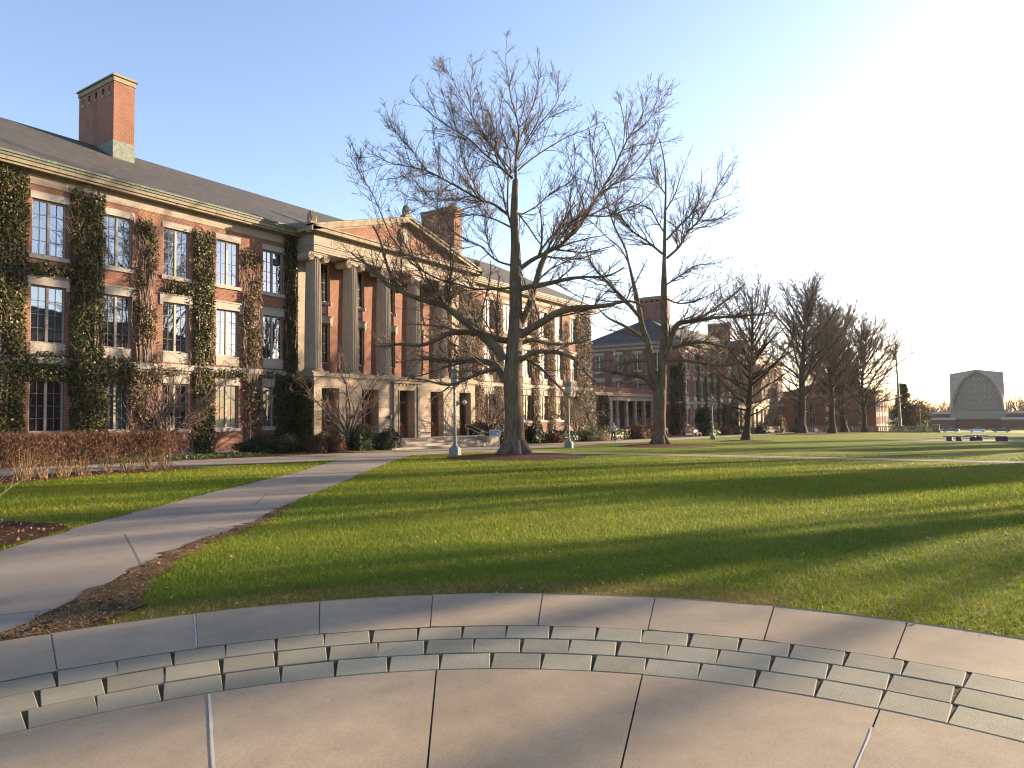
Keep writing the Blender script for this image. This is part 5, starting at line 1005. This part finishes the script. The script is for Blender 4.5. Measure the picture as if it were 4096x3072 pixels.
# ------------------------------------------------------------------ parked cars
def car(lab, x, y, paint, wagon=False, scale=1.0, flip=1):
    r = thing('parked_car', lab, 'car', (x, y, ground(x)+.02), pi/2*flip, 'cars parked on the road before the chapel'); m = simple('car_paint', paint, .25, .05, 3, .3)
    L, W = 2.25, .86
    low = [(-2.22, .32), (-2.26, .52), (-2.18, .74), (-1.25, .90), (-.95, .93), (1.35, .95), (2.05, .90), (2.22, .78), (2.25, .5), (2.2, .32)]
    b = MB(); prof = low; k = len(prof)
    ys = [(-1, .97), (-.9, 1), (.9, 1), (1, .97)]
    V = [(px, s*W*(1.0 if pz < .8 else .94), pz) for s in (-1, 1) for px, pz in prof]; b.add(V, [tuple(range(k))]); b.F.append(np.array([tuple(range(2*k-1, k-1, -1))])); b.F.append(np.array([(i, i+k, (i+1) % k+k, (i+1) % k) for i in range(k)]))
    o = b.build('body', m, r); bevel(o, .05, 2)
    top = [(-1.2, .9), (-.38, 1.36), (.1, 1.43), (.62, 1.40), (1.55 if not wagon else 1.9, .93)] if not wagon else [(-1.2, .9), (-.4, 1.40), (.4, 1.45), (1.3, 1.38), (1.95, .93)]
    b = MB(); kk = len(top); V = [(px, s*W*(.93 if pz < 1 else .74), pz) for s in (-1, 1) for px, pz in top]; b.add(V, [tuple(range(kk))]); b.F.append(np.array([tuple(range(2*kk-1, kk-1, -1))])); b.F.append(np.array([(i, i+kk, (i+1) % kk+kk, (i+1) % kk) for i in range(kk)])); b.build('window_glass', M['glass_d'], r)
    b = MB(); q = top[1:4]
    b.add([(px, s*W*.755, pz+.015) for s in (-1, 1) for px, pz in q], [(0, 1, 4, 3), (1, 2, 5, 4)])
    for s in (-1, 1):
        for (a, c) in zip(top[:-1], top[1:]):
            f = lambda p: (p[0], s*W*((.93 if p[1] < 1 else .74)+.012), p[1]); b.rod(f(a), f(c), .03, 5)
        xm = .2; b.rod((xm, s*W*.945, .92), (xm+.02, s*W*.755, 1.42), .03, 5)
    b.build('roof', m, r)
    for wx in (-1.38, 1.36):
        for s in (-1, 1):
            t = MB(); th = np.linspace(0, 2*pi, 21)[:-1]; t.prism([(wx+.33*cos(a), .33+.33*sin(a)) for a in th], 1, s*W-.1 if s > 0 else -W-.02, s*W+.02 if s > 0 else -W+.1); w = t.build('wheel', M['tyre'], r)
            t = MB(); t.prism([(wx+.21*cos(a), .33+.21*sin(a)) for a in th], 1, s*(W+.021), s*(W+.035)); t.build('rim', M['rim'], w)
    for s in (-1, 1): t = MB(); t.cbox(-2.17, s*.6, .6, .16, .36, .14); t.build('headlight', M['lampglass'], r)
    r.scale = (scale,)*3; return r
car('dark blue grey parked sedan, leftmost of the three before the chapel', 246, 6.9, (.05, .065, .085), False, 1.03, -1)
car('silver blue parked sedan, in the middle before the chapel', 246, .25, (.42, .46, .54), False, .95, -1)
car('black parked car with bright rear window, rightmost before the chapel', 246, -5.5, (.015, .015, .017), True, 1.0, -1)
# ------------------------------------------------------------------ small things
tb = thing('trash_can', 'black round trash can with dark lid beside the white sign', 'trash can', (44.0, 31.3, ground(44))); b = MB(); b.lathe([(.26, 0), (.30, .1), (.31, .85), (.33, .88)], n=20); b.build('body', M['black'], tb); b = MB(); b.lathe([(.35, .885), (.35, .95), (.3, 1.05), (.16, 1.14), (.05, 1.16)], n=20); b.build('lid', M['black'], tb)
sg = thing('yard_sign', 'small white sign with blue writing on thin posts before the dark hedge', 'sign', (44.2, 30.85, ground(44.2)), -.5); b = MB(); b.rod((-.42, 0, 0), (-.42, 0, 1.22), .02); b.rod((.40, 0, 0), (.40, 0, .85), .015); b.build('post', M['steel'], sg); b = MB(); b.box(-.45, .50, -.025, -.012, .68, 1.22); pn = b.build('panel', M['white'], sg); b = MB()
for zr, w in ((1.06, (.12, .1, .14, .09, .12)), (.88, (.13, .15, .09))):
    x = -.36
    for q in w: b.box(x, x+q, -.0285, -.0252, zr-.055, zr+.05); x += q+.04
b.build('lettering', M['ink'], pn)
def park_bench(x, y, rz, lab):
    r = thing('park_bench', lab, 'bench', (x, y, ground(x)), rz); b = MB(); [b.box(-.9, .9, yy, yy+.1, .42, .46) for yy in (-.3, -.18, -.06, .06)]; b.build('seat', M['darkwood'], r); b = MB(); [b.box(-.9, .9, .17+.03*i, .21+.03*i, .55+.12*i, .64+.12*i) for i in range(3)]; b.build('backrest', M['darkwood'], r)
    for s in (-1, 1): b = MB(); b.box(s*.82-.06, s*.82+.06, -.3, -.22, 0, .42); b.box(s*.82-.06, s*.82+.06, .14, .22, 0, .9); b.build('leg', M['trim'], r)
park_bench(92.3, 31.4, 0, 'dark bench with pale legs near the second oak trunk before the colonnade end')
def adirondack(x, y, z, rz, lab, s=1.0):
    r = thing('garden_chair', lab, 'chair', (x, y, z), rz, 'white garden chairs'); b = MB(); [b.prism([(-.35+.14*i, .38-.028*i), (-.24+.14*i, .36-.028*i), (-.24+.14*i, .385-.028*i), (-.35+.14*i, .405-.028*i)], 0, -.28, .28) for i in range(5)]; b.build('seat', M['white'], r)
    b = MB(); [b.prism([(.26, .24), (.30, .24), (.58, .98-abs(i)*.05), (.54, .98-abs(i)*.05)], 0, i*.115-.05, i*.115+.05) for i in range(-2, 3)]; b.build('backrest', M['white'], r)
    for q in (-1, 1): b = MB(); b.box(q*.36-.07, q*.36+.07, -.42, .38, .56, .585); b.build('armrest', M['white'], r); b = MB(); b.box(q*.33-.04, q*.33+.04, -.40, -.30, 0, .558); b.build('leg', M['white'], r); b = MB(); b.prism([(-.3, .36), (-.3, .26), (.62, 0), (.72, 0), (.3, .24)], 0, q*.30-.015, q*.30+.015); b.build('rear_leg', M['white'], r)
    r.scale = (s,)*3
adirondack(117.5, 20.8, ground(117.5), -.9, 'white garden chair standing between the far tree trunks'); adirondack(58.0, 34.6, ground(58), -.4, 'white garden chair by the plinth of the nearest hall')
# ------------------------------------------------------------------ walking person
def person():
    r = thing('person', 'person in a light grey hoodie and dark trousers walking along the path', 'person', (58.9, 27.85, ground(58.9)+.012), pi/2+PSI+pi+.35-.2)
    def skin(name, V, E, R, mat, sub=2):
        me = bpy.data.meshes.new(name); me.from_pydata(V, E, []); o = bpy.data.objects.new(name, me); COL.objects.link(o); o.parent = r; me.materials.append(mat)
        md = o.modifiers.new('skin', 'SKIN'); md.use_smooth_shade = True
        for i, q in enumerate(R): me.skin_vertices[0].data[i].radius = q if isinstance(q, tuple) else (q, q)
        me.skin_vertices[0].data[0].use_root = True; o.modifiers.new('sub', 'SUBSURF').levels = sub; o.modifiers['sub'].render_levels = sub; return o
    skinm = simple('skin', (.42, .25, .18), .6, .08, 3); hood = simple('grey_hoodie', (.36, .34, .34), .9, .12, 8); pants = simple('dark_trousers', (.018, .018, .022), .85); hairm = simple('brown_hair', (.10, .045, .022), .6, .2, 20)
    # local frame: +y is the walking direction's back, person faces -y
    body = [(0, 0, .96), (0, 0, 1.08), (0, .01, 1.25), (0, .01, 1.42), (0, 0, 1.53), (0, -.01, 1.60), (0, -.02, 1.66), (0, -.025, 1.745),
            (.10, 0, .92), (.115, -.10, .52), (.12, -.08, .10), (.12, -.20, .05), (-.10, 0, .92), (-.11, .07, .50), (-.115, .26, .13), (-.115, .17, .055),
            (.19, .01, 1.43), (.255, .04, 1.17), (.20, -.16, 1.04), (.12, -.26, 1.06), (-.19, .01, 1.43), (-.25, .05, 1.17), (-.225, .0, .95), (-.225, -.04, .87)]
    E = [(0, 1), (1, 2), (2, 3), (3, 4), (4, 5), (5, 6), (6, 7), (0, 8), (8, 9), (9, 10), (10, 11), (0, 12), (12, 13), (13, 14), (14, 15), (3, 16), (16, 17), (17, 18), (18, 19), (3, 20), (20, 21), (21, 22), (22, 23)]
    R = [(.15, .11), (.145, .105), (.155, .11), (.15, .10), (.055, .055), (.06, .065), (.078, .095), (.06, .075), .085, .062, .042, .035, .085, .062, .042, .035, .06, .047, .036, .03, .06, .047, .036, .03]
    skin('body', body, E, R, skinm)
    J = [body[i] for i in (0, 1, 2, 3)]+[(0, .005, 1.50)]+[body[i] for i in (16, 17, 18, 20, 21, 22)]
    skin('hoodie', [(0, 0, .93)]+J[1:], [(0, 1), (1, 2), (2, 3), (3, 4), (3, 5), (5, 6), (6, 7), (3, 8), (8, 9), (9, 10)], [(.185, .14), (.18, .135), (.185, .135), (.175, .12), (.085, .085), .078, .066, .052, .078, .066, .052], hood)
    skin('trousers', [(0, 0, .95), (.10, 0, .88), (.115, -.10, .52), (.12, -.075, .09), (-.10, 0, .88), (-.11, .07, .50), (-.115, .255, .13)], [(0, 1), (1, 2), (2, 3), (0, 4), (4, 5), (5, 6)], [(.165, .125), .105, .085, .075, .105, .085, .075], pants)
    skin('hair', [(0, .0, 1.765), (0, .06, 1.68), (0, .07, 1.56), (.075, .02, 1.49), (-.075, .02, 1.49), (.082, -.01, 1.66), (-.082, -.01, 1.66), (.085, -.03, 1.55), (-.085, -.03, 1.55)], [(0, 1), (1, 2), (2, 3), (2, 4), (0, 5), (0, 6), (5, 7), (6, 8)], [(.075, .09), (.08, .055), (.075, .05), .035, .035, .03, .03, .032, .032], hairm)
    b = MB()
    for s in (-1, 1): b.lathe([(.006, -.006), (.011, 0), (.006, .006)], (s*.032, -.115, 1.70), 8)
    b.build('eye', M['black'], r); b = MB(); b.prism([(-.112, 1.66), (-.145, 1.655), (-.112, 1.70)], 0, -.013, .013); b.cbox(0, -.112, 1.625, .05, .008, .01); b.build('nose', skinm, r)
    for (x, y, z, a) in ((.12, -.14, 0, .0), (-.115, .20, .03, .5)):
        b = MB(); b.prism([(y+.12, z), (y-.15, z), (y-.16, z+.05), (y-.03, z+.10), (y+.11, z+.11)], 0, x-.05, x+.05); bevel(b.build('shoe', M['white'], r), .02, 2)
    for (x, y, z, dy) in ((.115, -.265, 1.06, -1), (-.225, -.045, .86, 0)):
        for i in range(5):
            d = np.array([(-.4 if x > 0 else 0)+(i-2)*.12, -.8 if dy else -.15, -.15 if dy else -1.0]); d /= np.linalg.norm(d); o_ = np.array([x+(i-2)*.012, y, z]); ln = (.045, .075, .08, .075, .06)[i]
            if i == 0: d = d+np.array([-.5, -.4, 0]); d /= np.linalg.norm(d)
            b = MB(); b.tubes([[o_, o_+d*ln*.6, o_+d*ln+np.array([0, -.012, -.01])]], [[.011, .010, .006]], 6); b.build('finger', skinm, r)
person()
# ------------------------------------------------------------------ light
EL, AZ = RAD(10.6), RAD(26.0)                                         # sun low beyond the right edge
to_sun = np.array([cos(EL)*cos(AZ), -cos(EL)*sin(AZ), sin(EL)])
su = bpy.data.lights.new('sun', 'SUN'); su.energy = 4.9; su.angle = RAD(.5); su.color = (1.0, .78, .52)
so_ = bpy.data.objects.new('sun', su); COL.objects.link(so_); so_.rotation_euler = Vector(to_sun).to_track_quat('Z', 'Y').to_euler()
W = bpy.data.worlds.new('World'); SC.world = W; W.use_nodes = True; nt = W.node_tree; nt.nodes.clear()
sky = nt.nodes.new('ShaderNodeTexSky'); sky.sky_type = 'NISHITA'; sky.sun_disc = False; sky.sun_elevation = EL
sky.sun_rotation = atan2(to_sun[0], to_sun[1]); sky.air_density = 1.0; sky.dust_density = .75; sky.ozone_density = 2.0; sky.altitude = 100
bg = nt.nodes.new('ShaderNodeBackground'); bg.inputs[1].default_value = .11; ou = nt.nodes.new('ShaderNodeOutputWorld'); tn = nt.nodes.new('ShaderNodeMix'); tn.data_type = 'RGBA'; tn.blend_type = 'MULTIPLY'; tn.inputs[0].default_value = 1; tn.inputs[7].default_value = (1.10, .95, .97, 1); nt.links.new(sky.outputs[0], tn.inputs[6]); nt.links.new(tn.outputs[2], bg.inputs[0]); nt.links.new(bg.outputs[0], ou.inputs[0])
hz = NT('haze'); pv = hz.n('VolumePrincipled'); pv.inputs['Color'].default_value = (.88, .9, .93, 1); pv.inputs['Density'].default_value = .00007; pv.inputs['Anisotropy'].default_value = .35; hz.l(pv.outputs[0], hz.out.inputs['Volume'])
b = MB(); b.box(-2600, 2600, -2600, 2600, -9, 32); tag(b.build('haze', hz.m), kind='stuff')
SC.cycles.volume_bounces = 0; SC.cycles.filter_width = 1.15
SC.view_settings.view_transform = 'Standard'; SC.view_settings.look = 'None'; SC.view_settings.exposure = 2.0; SC.view_settings.gamma = 1.0
SC.render.film_transparent = False
SC.cycles.max_bounces = 6; SC.cycles.diffuse_bounces = 3; SC.cycles.glossy_bounces = 3; SC.cycles.transmission_bounces = 3; SC.cycles.use_denoising = True
